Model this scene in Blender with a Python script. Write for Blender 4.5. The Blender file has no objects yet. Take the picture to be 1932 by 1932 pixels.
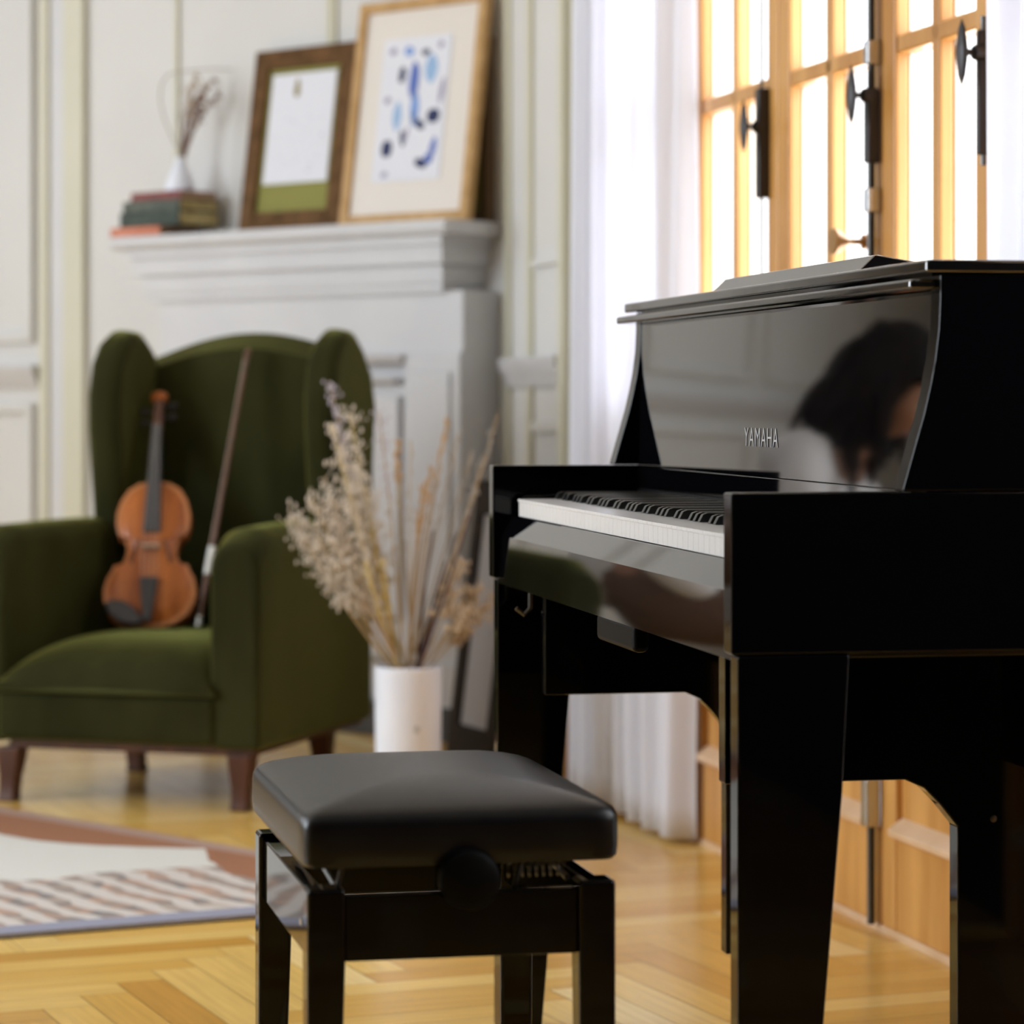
import bpy, bmesh, math, random
from math import sin, cos, radians as R, pi, sqrt
from mathutils import Vector, Matrix
random.seed(7)
C = bpy.context.scene.collection

# ------------------------------------------------------------------ materials
def mat(name, col, rough=.5, spec=.5, metal=0., sheen=0., sheen_col=None, coat=0., trans=0., ior=1.5):
    m = bpy.data.materials.new(name); m.use_nodes = True
    b = m.node_tree.nodes['Principled BSDF']
    b.inputs['Base Color'].default_value = (*col, 1)
    b.inputs['Roughness'].default_value = rough
    b.inputs['Specular IOR Level'].default_value = spec
    b.inputs['Metallic'].default_value = metal
    b.inputs['Coat Weight'].default_value = coat
    b.inputs['IOR'].default_value = ior
    b.inputs['Transmission Weight'].default_value = trans
    if sheen:
        b.inputs['Sheen Weight'].default_value = sheen
        b.inputs['Sheen Roughness'].default_value = .35
        if sheen_col: b.inputs['Sheen Tint'].default_value = (*sheen_col, 1)
    return m

def noisy(m, c1, c2, scale=(5, 5, 5), detail=3, bump=0., bscale=None, lo=.35, hi=.65, coord='Object'):
    """two-tone noise over the base colour, optional bump"""
    nt = m.node_tree; N = nt.nodes; L = nt.links; b = N['Principled BSDF']
    tc = N.new('ShaderNodeTexCoord'); mp = N.new('ShaderNodeMapping'); mp.inputs['Scale'].default_value = scale
    nz = N.new('ShaderNodeTexNoise'); nz.inputs['Scale'].default_value = 1; nz.inputs['Detail'].default_value = detail
    cr = N.new('ShaderNodeValToRGB'); cr.color_ramp.elements[0].position = lo; cr.color_ramp.elements[1].position = hi
    cr.color_ramp.elements[0].color = (*c1, 1); cr.color_ramp.elements[1].color = (*c2, 1)
    L.new(tc.outputs[coord], mp.inputs['Vector']); L.new(mp.outputs[0], nz.inputs['Vector'])
    L.new(nz.outputs['Fac'], cr.inputs['Fac']); L.new(cr.outputs['Color'], b.inputs['Base Color'])
    if bump:
        n2 = N.new('ShaderNodeTexNoise'); n2.inputs['Scale'].default_value = bscale or 200; n2.inputs['Detail'].default_value = 4
        L.new(tc.outputs[coord], n2.inputs['Vector'])
        bp = N.new('ShaderNodeBump'); bp.inputs['Strength'].default_value = bump; bp.inputs['Distance'].default_value = .002
        L.new(n2.outputs['Fac'], bp.inputs['Height']); L.new(bp.outputs['Normal'], b.inputs['Normal'])
    return m

M = {}
M['lacquer'] = mat('black_lacquer', (.0016, .0016, .0024), .035, ior=1.33)
M['polish'] = mat('mirror_polished_lacquer', (.0022, .0022, .003), .03, ior=3.1)
M['satin_black'] = mat('satin_black', (.006, .006, .007), .28)
M['plastic'] = mat('matt_black_plastic', (.002, .002, .002), .45, spec=.08)
M['leather'] = noisy(mat('black_leatherette', (.006, .006, .008), .28, spec=.30), (.003, .003, .004), (.005, .005, .006), (30, 30, 30), 3, .12, 900)
M['ivory'] = mat('white_key', (.80, .80, .82), .22)
M['ebony'] = mat('black_key', (.01, .01, .01), .3)
M['letter'] = mat('pale_metal_letter', (.5, .5, .52), .4, metal=.3)
M['steel'] = mat('dark_steel', (.10, .095, .09), .35, metal=.9)
M['wall'] = noisy(mat('warm_white_paint', (.625, .615, .60), .55), (.615, .605, .59), (.64, .63, .615), (2, 2, 2))
M['trim'] = noisy(mat('cream_paint', (.575, .555, .435), .45), (.565, .545, .42), (.59, .565, .45), (3, 3, 3))
M['mantel'] = noisy(mat('cool_white_paint', (.585, .58, .595), .45), (.565, .56, .58), (.605, .60, .61), (4, 4, 4))
M['ceil'] = mat('ceiling_white', (.72, .71, .69), .7)
M['dark_wall'] = noisy(mat('wall_darkened_for_reflections', (.012, .011, .011), .6), (.010, .009, .009), (.015, .013, .013), (1, 1, 8))  # unseen walls coloured dark so the glossy black faces reflect black
M['plinth'] = noisy(mat('black_marble', (.02, .02, .02), .3), (.012, .012, .012), (.04, .038, .036), (8, 8, 8))
M['oak'] = noisy(mat('honey_oak', (.52, .255, .065), .32), (.44, .20, .045), (.62, .33, .10), (14, 14, 1.6), 4, .05, 60)
M['sill'] = noisy(mat('pale_worn_oak', (.62, .42, .26), .35), (.58, .38, .22), (.68, .48, .32), (9, 9, 2))
M['outer'] = mat('overexposed_outer_oak', (.80, .74, .68), .6)  # overexposed glare on the outer oak, put into its colour
M['iron'] = mat('dark_iron', (.035, .032, .033), .38, metal=.6)
M['chrome'] = mat('worn_chrome', (.55, .56, .58), .25, metal=1.)
M['brassy'] = mat('brown_brass', (.33, .17, .05), .35, metal=.4)
gl = bpy.data.materials.new('window_glass'); gl.use_nodes = True
nt = gl.node_tree; nt.nodes.clear()
o_ = nt.nodes.new('ShaderNodeOutputMaterial'); mx = nt.nodes.new('ShaderNodeMixShader')
tr = nt.nodes.new('ShaderNodeBsdfTransparent'); gs = nt.nodes.new('ShaderNodeBsdfGlossy'); gs.inputs['Roughness'].default_value = .02
fr = nt.nodes.new('ShaderNodeFresnel'); fr.inputs['IOR'].default_value = 1.3
ge = nt.nodes.new('ShaderNodeNewGeometry'); sb = nt.nodes.new('ShaderNodeMath'); sb.operation = 'SUBTRACT'; sb.inputs[0].default_value = 1
ml_ = nt.nodes.new('ShaderNodeMath'); ml_.operation = 'MULTIPLY'
nt.links.new(ge.outputs['Backfacing'], sb.inputs[1]); nt.links.new(fr.outputs[0], ml_.inputs[0]); nt.links.new(sb.outputs[0], ml_.inputs[1])
nt.links.new(ml_.outputs[0], mx.inputs[0]); nt.links.new(tr.outputs[0], mx.inputs[1]); nt.links.new(gs.outputs[0], mx.inputs[2]); nt.links.new(mx.outputs[0], o_.inputs[0])
M['glass'] = gl
cu = bpy.data.materials.new('white_curtain_linen'); cu.use_nodes = True
nt = cu.node_tree; nt.nodes.clear()
o_ = nt.nodes.new('ShaderNodeOutputMaterial'); mx = nt.nodes.new('ShaderNodeMixShader'); mx.inputs[0].default_value = .36
d_ = nt.nodes.new('ShaderNodeBsdfDiffuse'); d_.inputs[0].default_value = (.84, .85, .92, 1)
t_ = nt.nodes.new('ShaderNodeBsdfTranslucent'); t_.inputs[0].default_value = (.84, .85, .90, 1)
nt.links.new(d_.outputs[0], mx.inputs[1]); nt.links.new(t_.outputs[0], mx.inputs[2]); nt.links.new(mx.outputs[0], o_.inputs[0])
M['curtain'] = cu
M['velvet'] = noisy(mat('olive_green_velvet', (.05, .055, .012), .8, spec=.1, sheen=.85, sheen_col=(.48, .48, .13)),
                    (.017, .018, .004), (.030, .031, .008), (7, 7, 3), 3, .25, 500)
M['velvet_dark'] = mat('olive_piping', (.05, .055, .014), .7, spec=.15, sheen=.4, sheen_col=(.5, .52, .16))
M['walnut'] = noisy(mat('red_brown_wood', (.07, .022, .010), .35), (.05, .015, .007), (.10, .033, .015), (30, 30, 4))
M['violin'] = noisy(mat('orange_varnish', (.33, .09, .016), .3, spec=.3), (.25, .062, .010), (.42, .125, .024), (40, 40, 3), 3)
M['violin_edge'] = mat('pale_varnish_edge', (.44, .17, .06), .35, spec=.3)
M['ebony_dull'] = mat('ebony_fittings', (.016, .015, .018), .3)
M['maple'] = mat('pale_maple', (.55, .42, .30), .4)
M['bow_wood'] = noisy(mat('bow_stick_wood', (.13, .06, .035), .4), (.10, .045, .025), (.17, .08, .05), (40, 40, 40))
M['bow_silver'] = mat('silver_wrap', (.62, .62, .58), .3, metal=.5)
M['hair_white'] = mat('horse_hair', (.50, .44, .36), .6)
M['vase'] = noisy(mat('white_glazed_vase', (.80, .84, .95), .3), (.77, .81, .92), (.82, .86, .96), (12, 12, 9))
M['vase_spot'] = mat('grey_glaze_spot', (.5, .52, .55), .4)
M['stem_tan'] = mat('tan_stem', (.40, .27, .13), .8)
M['stem_yellow'] = mat('straw_stem', (.55, .42, .16), .8)
M['stem_dark'] = mat('dark_plum_stem', (.07, .035, .035), .8)
M['plume'] = mat('pale_plume', (.62, .55, .46), .9)
M['plume_violet'] = mat('greyish_violet_flower', (.45, .41, .46), .9)
M['plume_tan'] = mat('tan_seed_cluster', (.54, .42, .29), .9)
M['plume_yellow'] = mat('straw_ear', (.60, .50, .26), .9)
M['plume_orange'] = mat('orange_tan_ear', (.56, .36, .18), .9)
M['sprig'] = mat('rosy_brown_sprig', (.22, .12, .09), .9)
M['wire'] = mat('grey_twig', (.42, .39, .35), .8)
M['frame_brown'] = noisy(mat('brown_frame_wood', (.11, .055, .018), .7, spec=.15), (.085, .042, .013), (.15, .075, .028), (20, 20, 20))
M['frame_gold'] = noisy(mat('light_oak_frame', (.50, .30, .12), .6, spec=.25), (.44, .26, .10), (.56, .35, .16), (20, 20, 20))
M['frame_dark'] = mat('dark_brown_frame', (.14, .085, .042), .5)
M['frame_black'] = mat('blackish_frame', (.028, .019, .014), .8, spec=.1)
M['frame_red'] = mat('red_brown_frame', (.085, .028, .014), .8, spec=.1)
M['mat_olive'] = mat('olive_mount_board', (.23, .22, .05), .8)
M['mat_cream'] = mat('cream_mount_board', (.74, .69, .64), .8)
M['paper'] = mat('print_paper', (.72, .73, .80), .8)
M['paper_grey'] = mat('back_board', (.45, .40, .33), .8)
M['sheet'] = mat('greyish_sheet', (.36, .33, .33), .7)
M['book_red'] = noisy(mat('maroon_cloth', (.20, .05, .045), .7), (.16, .035, .035), (.26, .08, .07), (60, 60, 60))
M['book_greygreen'] = noisy(mat('grey_green_cloth', (.075, .09, .07), .7), (.05, .065, .05), (.11, .125, .10), (30, 30, 30))
M['book_green'] = noisy(mat('dark_green_cloth', (.03, .045, .035), .7), (.022, .034, .026), (.05, .07, .05), (30, 30, 30))
M['book_coral'] = noisy(mat('coral_cloth', (.60, .19, .10), .7), (.52, .15, .075), (.66, .26, .16), (40, 40, 40))
M['pages'] = noisy(mat('yellowed_pages', (.52, .40, .14), .8), (.36, .25, .08), (.64, .54, .26), (60, 60, 60))
M['pages_tan'] = mat('tan_pages', (.48, .33, .20), .8)
M['skin'] = mat('skin', (.36, .18, .115), .5)
M['hair'] = noisy(mat('dark_hair', (.006, .004, .003), .6, spec=.12), (.004, .003, .002), (.010, .006, .004), (60, 60, 10))
M['shirt'] = mat('white_shirt_cotton', (.75, .74, .76), .8)
M['brown_cloth'] = mat('brown_trouser_cloth', (.13, .075, .045), .8)
M['shoe'] = mat('dark_shoe', (.03, .025, .02), .5)

# ------------------------------------------------------------------ mesh helpers
class MB:
    def __init__(s): s.bm = bmesh.new()
    def box(s, x0, x1, y0, y1, z0, z1):
        v = [s.bm.verts.new(p) for p in ((x0,y0,z0),(x1,y0,z0),(x1,y1,z0),(x0,y1,z0),(x0,y0,z1),(x1,y0,z1),(x1,y1,z1),(x0,y1,z1))]
        for f in ((3,2,1,0),(4,5,6,7),(0,1,5,4),(1,2,6,5),(2,3,7,6),(3,0,4,7)): s.bm.faces.new([v[i] for i in f])
        return s
    def prism(s, pts, a0, a1, axis='y', shift=(0, 0)):
        """pts: outline in the plane across `axis`: x->(y,z), y->(x,z), z->(x,y)"""
        def mk(p, a):
            return {'x': (a, p[0], p[1]), 'y': (p[0], a, p[1]), 'z': (p[0], p[1], a)}[axis]
        A = [s.bm.verts.new(mk(p, a0)) for p in pts]
        B = [s.bm.verts.new(mk((p[0]+shift[0], p[1]+shift[1]), a1)) for p in pts]
        s.bm.faces.new(A); s.bm.faces.new(B[::-1]); n = len(pts)
        for i in range(n): s.bm.faces.new((A[i], B[i], B[(i+1) % n], A[(i+1) % n]))
        return s
    def tube(s, pts, r, seg=8, closed=False):
        pts = [Vector(p) for p in pts]; n = len(pts)
        rad = r if isinstance(r, (list, tuple)) else [r]*n
        rings = []; up = None
        for i, p in enumerate(pts):
            a = pts[(i-1) % n] if (closed or i > 0) else p
            b = pts[(i+1) % n] if (closed or i < n-1) else p
            t = (b-a).normalized()
            if up is None:
                up = Vector((0,0,1)) if abs(t.z) < .9 else Vector((1,0,0))
            x = t.cross(up).normalized(); up = x.cross(t).normalized()
            rings.append([s.bm.verts.new(p + (x*cos(2*pi*k/seg) + up*sin(2*pi*k/seg))*rad[i]) for k in range(seg)])
        for i in range(n if closed else n-1):
            A, B = rings[i], rings[(i+1) % n]
            for k in range(seg): s.bm.faces.new((A[k], A[(k+1) % seg], B[(k+1) % seg], B[k]))
        if not closed:
            s.bm.faces.new(rings[0][::-1]); s.bm.faces.new(rings[-1])
        return s
    def lathe(s, prof, seg=40, c=(0,0,0), axis='z'):
        """prof: (radius, height) list"""
        rings = []
        for r, h in prof:
            ring = []
            for k in range(seg):
                a = 2*pi*k/seg; u, v = r*cos(a), r*sin(a)
                p = {'z': (u, v, h), 'x': (h, u, v), 'y': (v, h, u)}[axis]
                ring.append(s.bm.verts.new((p[0]+c[0], p[1]+c[1], p[2]+c[2])))
            rings.append(ring)
        for A, B in zip(rings, rings[1:]):
            for k in range(seg): s.bm.faces.new((A[k], A[(k+1) % seg], B[(k+1) % seg], B[k]))
        s.bm.faces.new(rings[0][::-1]); s.bm.faces.new(rings[-1])
        return s
    def ball(s, c, r, sub=2, sc=(1,1,1)):
        bmesh.ops.create_icosphere(s.bm, subdivisions=sub, radius=1, matrix=Matrix.Translation(c) @ Matrix.Diagonal((r*sc[0], r*sc[1], r*sc[2], 1)))
        return s
    def grid(s, f, nu, nv, wrap=False):
        V = [[s.bm.verts.new(f(i/nu, j/nv)) for j in range(nv+1)] for i in range(nu if wrap else nu+1)]
        for i in range(nu):
            for j in range(nv):
                i2 = (i+1) % len(V)
                s.bm.faces.new((V[i][j], V[i2][j], V[i2][j+1], V[i][j+1]))
        return s
    def build(s, name, m, parent=None, bevel=0., seg=2, smooth=True, sub=0, mw=None, kind=None):
        bmesh.ops.recalc_face_normals(s.bm, faces=s.bm.faces)
        me = bpy.data.meshes.new(name); s.bm.to_mesh(me); s.bm.free()
        ms = m if isinstance(m, (list, tuple)) else [m]
        for q in ms: me.materials.append(q)
        o = bpy.data.objects.new(name, me); C.objects.link(o)
        if parent: o.parent = parent
        if mw is not None: o.matrix_local = mw
        if smooth:
            for p in me.polygons: p.use_smooth = True
            if not sub:
                try: me.set_sharp_from_angle(angle=R(32))
                except Exception: pass
        if bevel:
            b = o.modifiers.new('edge_rounding', 'BEVEL'); b.width = bevel; b.segments = seg; b.limit_method = 'ANGLE'; b.angle_limit = R(32)
            b.harden_normals = True
        if sub:
            d = o.modifiers.new('smooth', 'SUBSURF'); d.levels = sub; d.render_levels = sub
        if kind: o['kind'] = kind
        return o

def tag(o, label, cat, group=None, kind=None):
    o['label'] = label; o['category'] = cat
    if group: o['group'] = group
    if kind: o['kind'] = kind
    return o
def thing(name, label, cat, loc=(0,0,0), rz=0, group=None, kind=None, rot=None):
    o = bpy.data.objects.new(name, None); C.objects.link(o); o.empty_display_size = .1
    o.location = loc; o.rotation_euler = rot if rot else (0, 0, rz)
    return tag(o, label, cat, group, kind)
def copy_tree(o, parent=None):
    c = o.copy(); C.objects.link(c)
    if parent: c.parent = parent
    for ch in list(o.children): copy_tree(ch, c)
    return c
def bez(p0, p1, p2, n=10):
    p0, p1, p2 = Vector(p0), Vector(p1), Vector(p2)
    return [p0*(1-t)**2 + p1*2*t*(1-t) + p2*t*t for t in [i/n for i in range(n+1)]]

# ------------------------------------------------------------------ camera
F = 5500.; H = .86
cam = bpy.data.cameras.new('camera'); co = bpy.data.objects.new('camera', cam); C.objects.link(co)
cam.sensor_width = 36; cam.lens = F/1932*36
co.location = (0, 0, H); co.rotation_euler = (R(90), 0, 0)
cam.shift_y = (760-966)/1932
cam.dof.use_dof = True; cam.dof.focus_distance = 3.28; cam.dof.aperture_fstop = 5.4
cam.clip_end = 200
bpy.context.scene.camera = co
def px(x, y, d):            # image point at depth d -> place in the room
    return Vector(((x-966)/F*d, d, H-(y-760)/F*d))

# ------------------------------------------------------------------ room shell
RZW = R(13.83)                               # window wall: local y runs away from camera, local x outward
Wo = Vector((1.765, 0, 0)); wy = Vector((-sin(RZW), cos(RZW), 0)); wx = Vector((cos(RZW), sin(RZW), 0))
def wl(d): return d/cos(RZW)                 # depth -> distance along the window wall
RZM = R(-41.4)                               # mantel wall frame
Mo = Vector((-.169, 7.3, 0)); mxv = Vector((cos(RZM), sin(RZM), 0)); myv = Vector((-sin(RZM), cos(RZM), 0))
WY = .22                                     # wall plane in mantel frame
WX = .049                                    # wall plane in window frame

def framed(name, loc, rz, kind='structure'):
    pass
def place(o, loc, rz):
    o.location = loc; o.rotation_euler = (0, 0, rz); return o

# floor of herringbone parquet strips
def make_floor():
    W, n = .072, 6
    bm = bmesh.new(); lay = bm.faces.layers.float.new('plank'); uvl = bm.loops.layers.uv.new('UVMap')
    rot = Matrix.Rotation(R(22), 3, 'Z'); rng = random.Random(3)
    g = .0006
    def add(a, b, w, h):
        c = rot @ Vector(((a+w/2)*W, (b+h/2)*W, 0)) + Vector((-1, 4, 0))
        if not (-4.9 < c.x < 3.0 and -2.9 < c.y < 12.0): return
        pts = [(a*W+g, b*W+g), ((a+w)*W-g, b*W+g), ((a+w)*W-g, (b+h)*W-g), (a*W+g, (b+h)*W-g)]
        f = bm.faces.new([bm.verts.new(rot @ Vector((p[0], p[1], 0)) + Vector((-1, 4, 0))) for p in pts])
        f[lay] = rng.random(); off = rng.random()*50
        L = max(w, h)*W
        uv = [(0,0),(L,0),(L,W),(0,W)] if w > h else [(0,0),(0,W),(L,W),(L,0)]
        for lp, q in zip(f.loops, uv): lp[uvl].uv = (q[0]+off, q[1]+off)
    for k in range(-180, 180):
        for m in range(-18, 19):
            add(k, k+2*n*m, n, 1); add(k+n, k-n+1+2*n*m, 1, n)
    # sub-floor that shows as the thin dark joint
    q = [bm.verts.new(p) for p in ((-4.9,-2.9,-.0015),(3,-2.9,-.0015),(3,12,-.0015),(-4.9,12,-.0015))]
    f = bm.faces.new(q); f[lay] = 0.; f.material_index = 1
    r = bmesh.ops.extrude_face_region(bm, geom=[f])
    for v in r['geom']:
        if isinstance(v, bmesh.types.BMVert): v.co.z -= .1
    for f in bm.faces:
        if f.normal.z == 0 and f.material_index == 0 and min(v.co.z for v in f.verts) < -.01: f.material_index = 1
    bmesh.ops.recalc_face_normals(bm, faces=[f for f in bm.faces])
    for f in bm.faces:
        if f.normal.z < 0 and min(v.co.z for v in f.verts) > -.0001: f.normal_flip()
    me = bpy.data.meshes.new('floor'); bm.to_mesh(me); bm.free()
    m = mat('oak_parquet', (.5, .27, .08), .24); N = m.node_tree.nodes; L = m.node_tree.links; b = N['Principled BSDF']
    at = N.new('ShaderNodeAttribute'); at.attribute_name = 'plank'
    cr = N.new('ShaderNodeValToRGB')
    for i, (p, c) in enumerate(((0., (.56, .30, .055)), (.3, (.64, .375, .08)), (.6, (.70, .44, .11)), (.86, (.76, .52, .165)), (1., (.88, .70, .36)))):
        e = cr.color_ramp.elements[i] if i < 2 else cr.color_ramp.elements.new(p)
        e.position = p; e.color = (*c, 1)
    uvn = N.new('ShaderNodeUVMap'); mp = N.new('ShaderNodeMapping'); mp.inputs['Scale'].default_value = (3, 60, 1)
    nz = N.new('ShaderNodeTexNoise'); nz.inputs['Scale'].default_value = 1.5; nz.inputs['Detail'].default_value = 5
    mr = N.new('ShaderNodeMapRange'); mr.inputs[3].default_value = .75; mr.inputs[4].default_value = 1.25
    mu = N.new('ShaderNodeMix'); mu.data_type = 'RGBA'; mu.blend_type = 'MULTIPLY'; mu.inputs[0].default_value = 1
    L.new(at.outputs['Fac'], cr.inputs[0]); L.new(uvn.outputs[0], mp.inputs[0]); L.new(mp.outputs[0], nz.inputs['Vector'])
    L.new(nz.outputs['Fac'], mr.inputs[0]); L.new(cr.outputs[0], mu.inputs[6]); L.new(mr.outputs[0], mu.inputs[7]); L.new(mu.outputs[2], b.inputs['Base Color'])
    me.materials.append(m); me.materials.append(mat('dark_joint', (.10, .05, .015), .7))
    o = bpy.data.objects.new('floor', me); C.objects.link(o)
    tag(o, 'honey oak herringbone parquet floor of the whole room', 'floor', kind='structure')
make_floor()

def struct(mb, name, m, label, cat, loc=(0,0,0), rz=0, **k):
    o = mb.build(name, m, **k); place(o, loc, rz); return tag(o, label, cat, kind='structure')

HT = 3.2
struct(MB().prism([(-4.7,-2.7),(2.9,-2.7),(2.9,7.0),(.3,8.0),(-4.7,12.0)], HT, HT+.1, 'z'), 'ceiling', M['ceil'], 'plain white ceiling above the room', 'ceiling')
# mantel wall (local frame of the mantelpiece): face at y = WY
struct(MB().box(-6.3, .12, WY, WY+.2, 0, HT), 'wall_fireplace', M['wall'], 'warm white panelled wall behind the fireplace mantelpiece', 'wall', Mo, RZM)
# left wall with two window openings (lights the room from the left)
ml = MB(); X0, X1 = -4.7, -4.5
LW = ((2.9, 5.2), (6.8, 9.0)); z0, z1 = .75, 2.85
edges = [-2.7, LW[0][0], LW[0][1], LW[1][0], LW[1][1], 11.6]
for i in (0, 2, 4): ml.box(X0, X1, edges[i], edges[i+1], 0, HT)
for a, b in LW: ml.box(X0, X1, a, b, 0, z0); ml.box(X0, X1, a, b, z1, HT)
struct(ml, 'wall_left', M['wall'], 'white wall on the left of the room with tall windows', 'wall')
struct(MB().box(-4.7, 2.9, -2.7, -2.5, 0, HT), 'wall_back', M['dark_wall'], 'unseen wall behind the viewer, darkened to keep the piano reflections black', 'wall')
# window wall: face at local x = WX, opening for the french windows
OD0, OD1 = wl(3.84), wl(6.30); TOP = 2.45
mw_ = MB()
mw_.box(WX, WX+.10, OD1, wl(7.62), 0, HT).box(WX, WX+.10, OD0, OD1, TOP, HT).box(WX, WX+.10, wl(3.0), OD0, 0, HT)
struct(mw_, 'wall_window', M['wall'], 'warm white panelled wall around the french windows', 'wall', Wo, RZW)
RD0, RD1 = wl(1.50), wl(2.95)  # opening added out of view to let in fill light
struct(MB().box(WX, WX+.25, -2.9, RD0, 0, HT).box(WX, WX+.25, RD0, RD1, TOP, HT).box(WX, WX+.25, RD1, wl(3.0), 0, HT), 'wall_right', M['dark_wall'], 'unseen wall to the right of the viewer, darkened to keep the piano reflections black', 'wall', Wo, RZW)

# trims of the mantel wall
def mold(mb, x0, x1, z0, z1, depth=.02, w=.03, y=WY):       # raised rectangular moulding on the mantel wall
    for a in ((x0, x0+w, z0, z1), (x1-w, x1, z0, z1), (x0+w, x1-w, z0, z0+w), (x0+w, x1-w, z1-w, z1)):
        mb.box(a[0], a[1], y-depth, y+.001, a[2], a[3])
def xm(pxl, y=WY):                                             # image column -> x along the mantel wall
    k = (pxl-966)/F; o = Mo + myv*y
    return (k*o.y - o.x)/(mxv.x - k*mxv.y)
struct(MB().box(xm(80), xm(97), WY-.016, WY+.001, .12, HT).box(xm(127), xm(166), WY-.020, WY+.001, .12, HT), 'trim_1', M['trim'],
       'cream vertical pilaster moulding left of the armchair', 'moulding', Mo, RZM, bevel=.006)
struct(MB().box(xm(97), xm(127), WY-.006, WY+.001, .12, HT), 'trim_2', M['mantel'], 'white flat strip between two cream vertical mouldings', 'moulding', Mo, RZM, bevel=.004)
mb = MB(); mold(mb, xm(332), xm(628), 1.30, 2.7, .010, .018); mold(mb, xm(629), xm(915), 1.30, 2.7, .010, .018)
struct(mb, 'trim_3', M['trim'], 'thin cream panel mouldings on the wall above the mantelpiece', 'moulding', Mo, RZM, bevel=.004)
mb = MB()
mb.prism([(WY, .905), (WY-.012, .905), (WY-.02, .925), (WY-.035, .945), (WY-.04, .972), (WY, .972)], -6.2, xm(78), 'x')
struct(mb, 'trim_4', M['mantel'], 'white chair rail along the left part of the fireplace wall', 'chair rail', Mo, RZM)
mb = MB(); x_ = xm(68)
while x_ > -5.8:
    mold(mb, x_-.95, x_, .2, .86, .02, .03); mold(mb, x_-.95, x_, 1.04, 2.9, .02, .03); x_ -= 1.08
struct(mb, 'trim_5', M['wall'], 'white panel mouldings on the left part of the fireplace wall', 'moulding', Mo, RZM, bevel=.004)
struct(MB().box(-6.2, xm(318), WY-.03, WY+.001, 0, .12), 'baseboard_fireplace', M['mantel'], 'white baseboard along the fireplace wall', 'baseboard', Mo, RZM, bevel=.005)

# trims of the window wall between mantelpiece and curtain
def dw(pxl, off=WX):                                           # image column -> distance along the window wall
    k = (pxl-966)/F; o = Wo + wx*off
    return (k*o.y - o.x)/(wy.x - k*wy.y)
mb = MB()
for a, b, t in ((958, 966, .012), (1000, 1008, .012), (1074, 1084, .03), (1100, 1112, .03)):
    mb.box(WX-t, WX+.001, dw(b), dw(a), .12, HT)
struct(mb, 'trim_6', M['trim'], 'cream vertical mouldings on the wall left of the curtain', 'moulding', Wo, RZW, bevel=.004)
mb = MB().prism([(WX, .90), (WX-.012, .90), (WX-.018, .925), (WX-.03, .945), (WX-.034, .972), (WX, .972)], dw(1070), dw(962), 'y')
struct(mb, 'trim_7', M['mantel'], 'white chair rail on the narrow wall beside the mantelpiece', 'chair rail', Wo, RZW)
mb = MB().box(WX-.014, WX+.001, dw(1066), dw(1012), 1.19, 1.21).box(WX-.014, WX+.001, dw(1066), dw(1012), .79, .815)
struct(mb, 'trim_8', M['wall'], 'horizontal panel mouldings on the narrow wall beside the mantelpiece', 'moulding', Wo, RZW, bevel=.003)
struct(MB().box(WX-.02, WX+.001, OD1+.05, dw(960), 0, .12), 'baseboard_window', M['mantel'], 'white baseboard on the wall beside the curtain', 'baseboard', Wo, RZW, bevel=.004)

# ------------------------------------------------------------------ french windows
def leaf(n, d0, d1, label, glass0=.86):
    """one glazed leaf from depth d0 (near) to d1 (far)"""
    y0, y1 = wl(d0), wl(d1); T = .026; T2 = .050
    w = thing('window_%d' % n, label, 'window', Wo, RZW, kind='structure')
    sw = .062
    MB().box(0, T, y0+.002, y0+sw, .01, 2.40).build('stile', M['oak'], w, .006)
    MB().box(0, T, y1-sw, y1-.002, .01, 2.40).build('stile', M['oak'], w, .006)
    ra, rb = y0+sw, y1-sw
    MB().box(0, T, ra, rb, 2.31, 2.40).build('rail', M['oak'], w, .006)
    MB().box(.002, T, ra, rb, glass0-.10, glass0).build('rail', M['oak'], w, .006)
    MB().box(.002, T, ra, rb, .01, .165).build('kick_board', M['oak'], w, .005)
    MB().prism([(.0, .165), (-.012, .165), (-.014, .176), (.02, .20), (.03, .20), (.03, .165)], ra, rb, 'y').build('ledge', M['sill'], w, .002)
    p = MB().box(.012, .040, ra, rb, .165, glass0-.10).build('panel', M['oak'], w)
    MB().box(.003, .012, ra+.04, rb-.04, .26, glass0-.16).build('raised_field', M['oak'], p, .008)
    yc = (ra+rb)/2; mw2 = .017
    q = MB().box(T, T2, y0+.002, y0+sw, .01, 2.40).box(T, T2, y1-sw, y1-.002, .01, 2.40).box(T, T2, ra, rb, 2.31, 2.40).box(T, T2, ra, rb, .01, .165)
    q.box(T, T2, ra, rb, glass0-.10, glass0)
    for zz in (1.435, 1.90): q.box(T+.004, T2-.006, ra, rb, zz-.015, zz+.015)
    q.box(T+.004, T2-.006, yc-mw2, yc+mw2, glass0, 2.31)
    q.build('outer_frame', M['outer'], w)
    for zz in (1.435, 1.90): MB().box(.003, T+.002, ra, rb, zz-.015, zz+.015).build('glazing_bar', M['oak'], w, .005)
    MB().box(.003, T+.002, yc-mw2, yc+mw2, glass0, 2.31).build('glazing_bar', M['oak'], w, .005)
    MB().box(.0275, .0305, ra-.005, rb+.005, glass0-.005, 2.315).build('pane', M['glass'], w, smooth=False)
    return w
W1 = leaf(1, 5.232, 5.735, 'honey wood french window leaf beside the far white curtain')
W2 = leaf(2, 4.735, 5.232, 'honey wood french window leaf with the horn shaped knob')
W3 = leaf(3, 4.300, 4.735, 'honey wood french window leaf directly behind the piano lid')
W4 = leaf(4, 3.860, 4.300, 'honey wood french window leaf hidden behind the near curtain')
W0 = leaf(7, 5.735, 6.24, 'honey wood french window leaf covered by the far white curtain')
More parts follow.
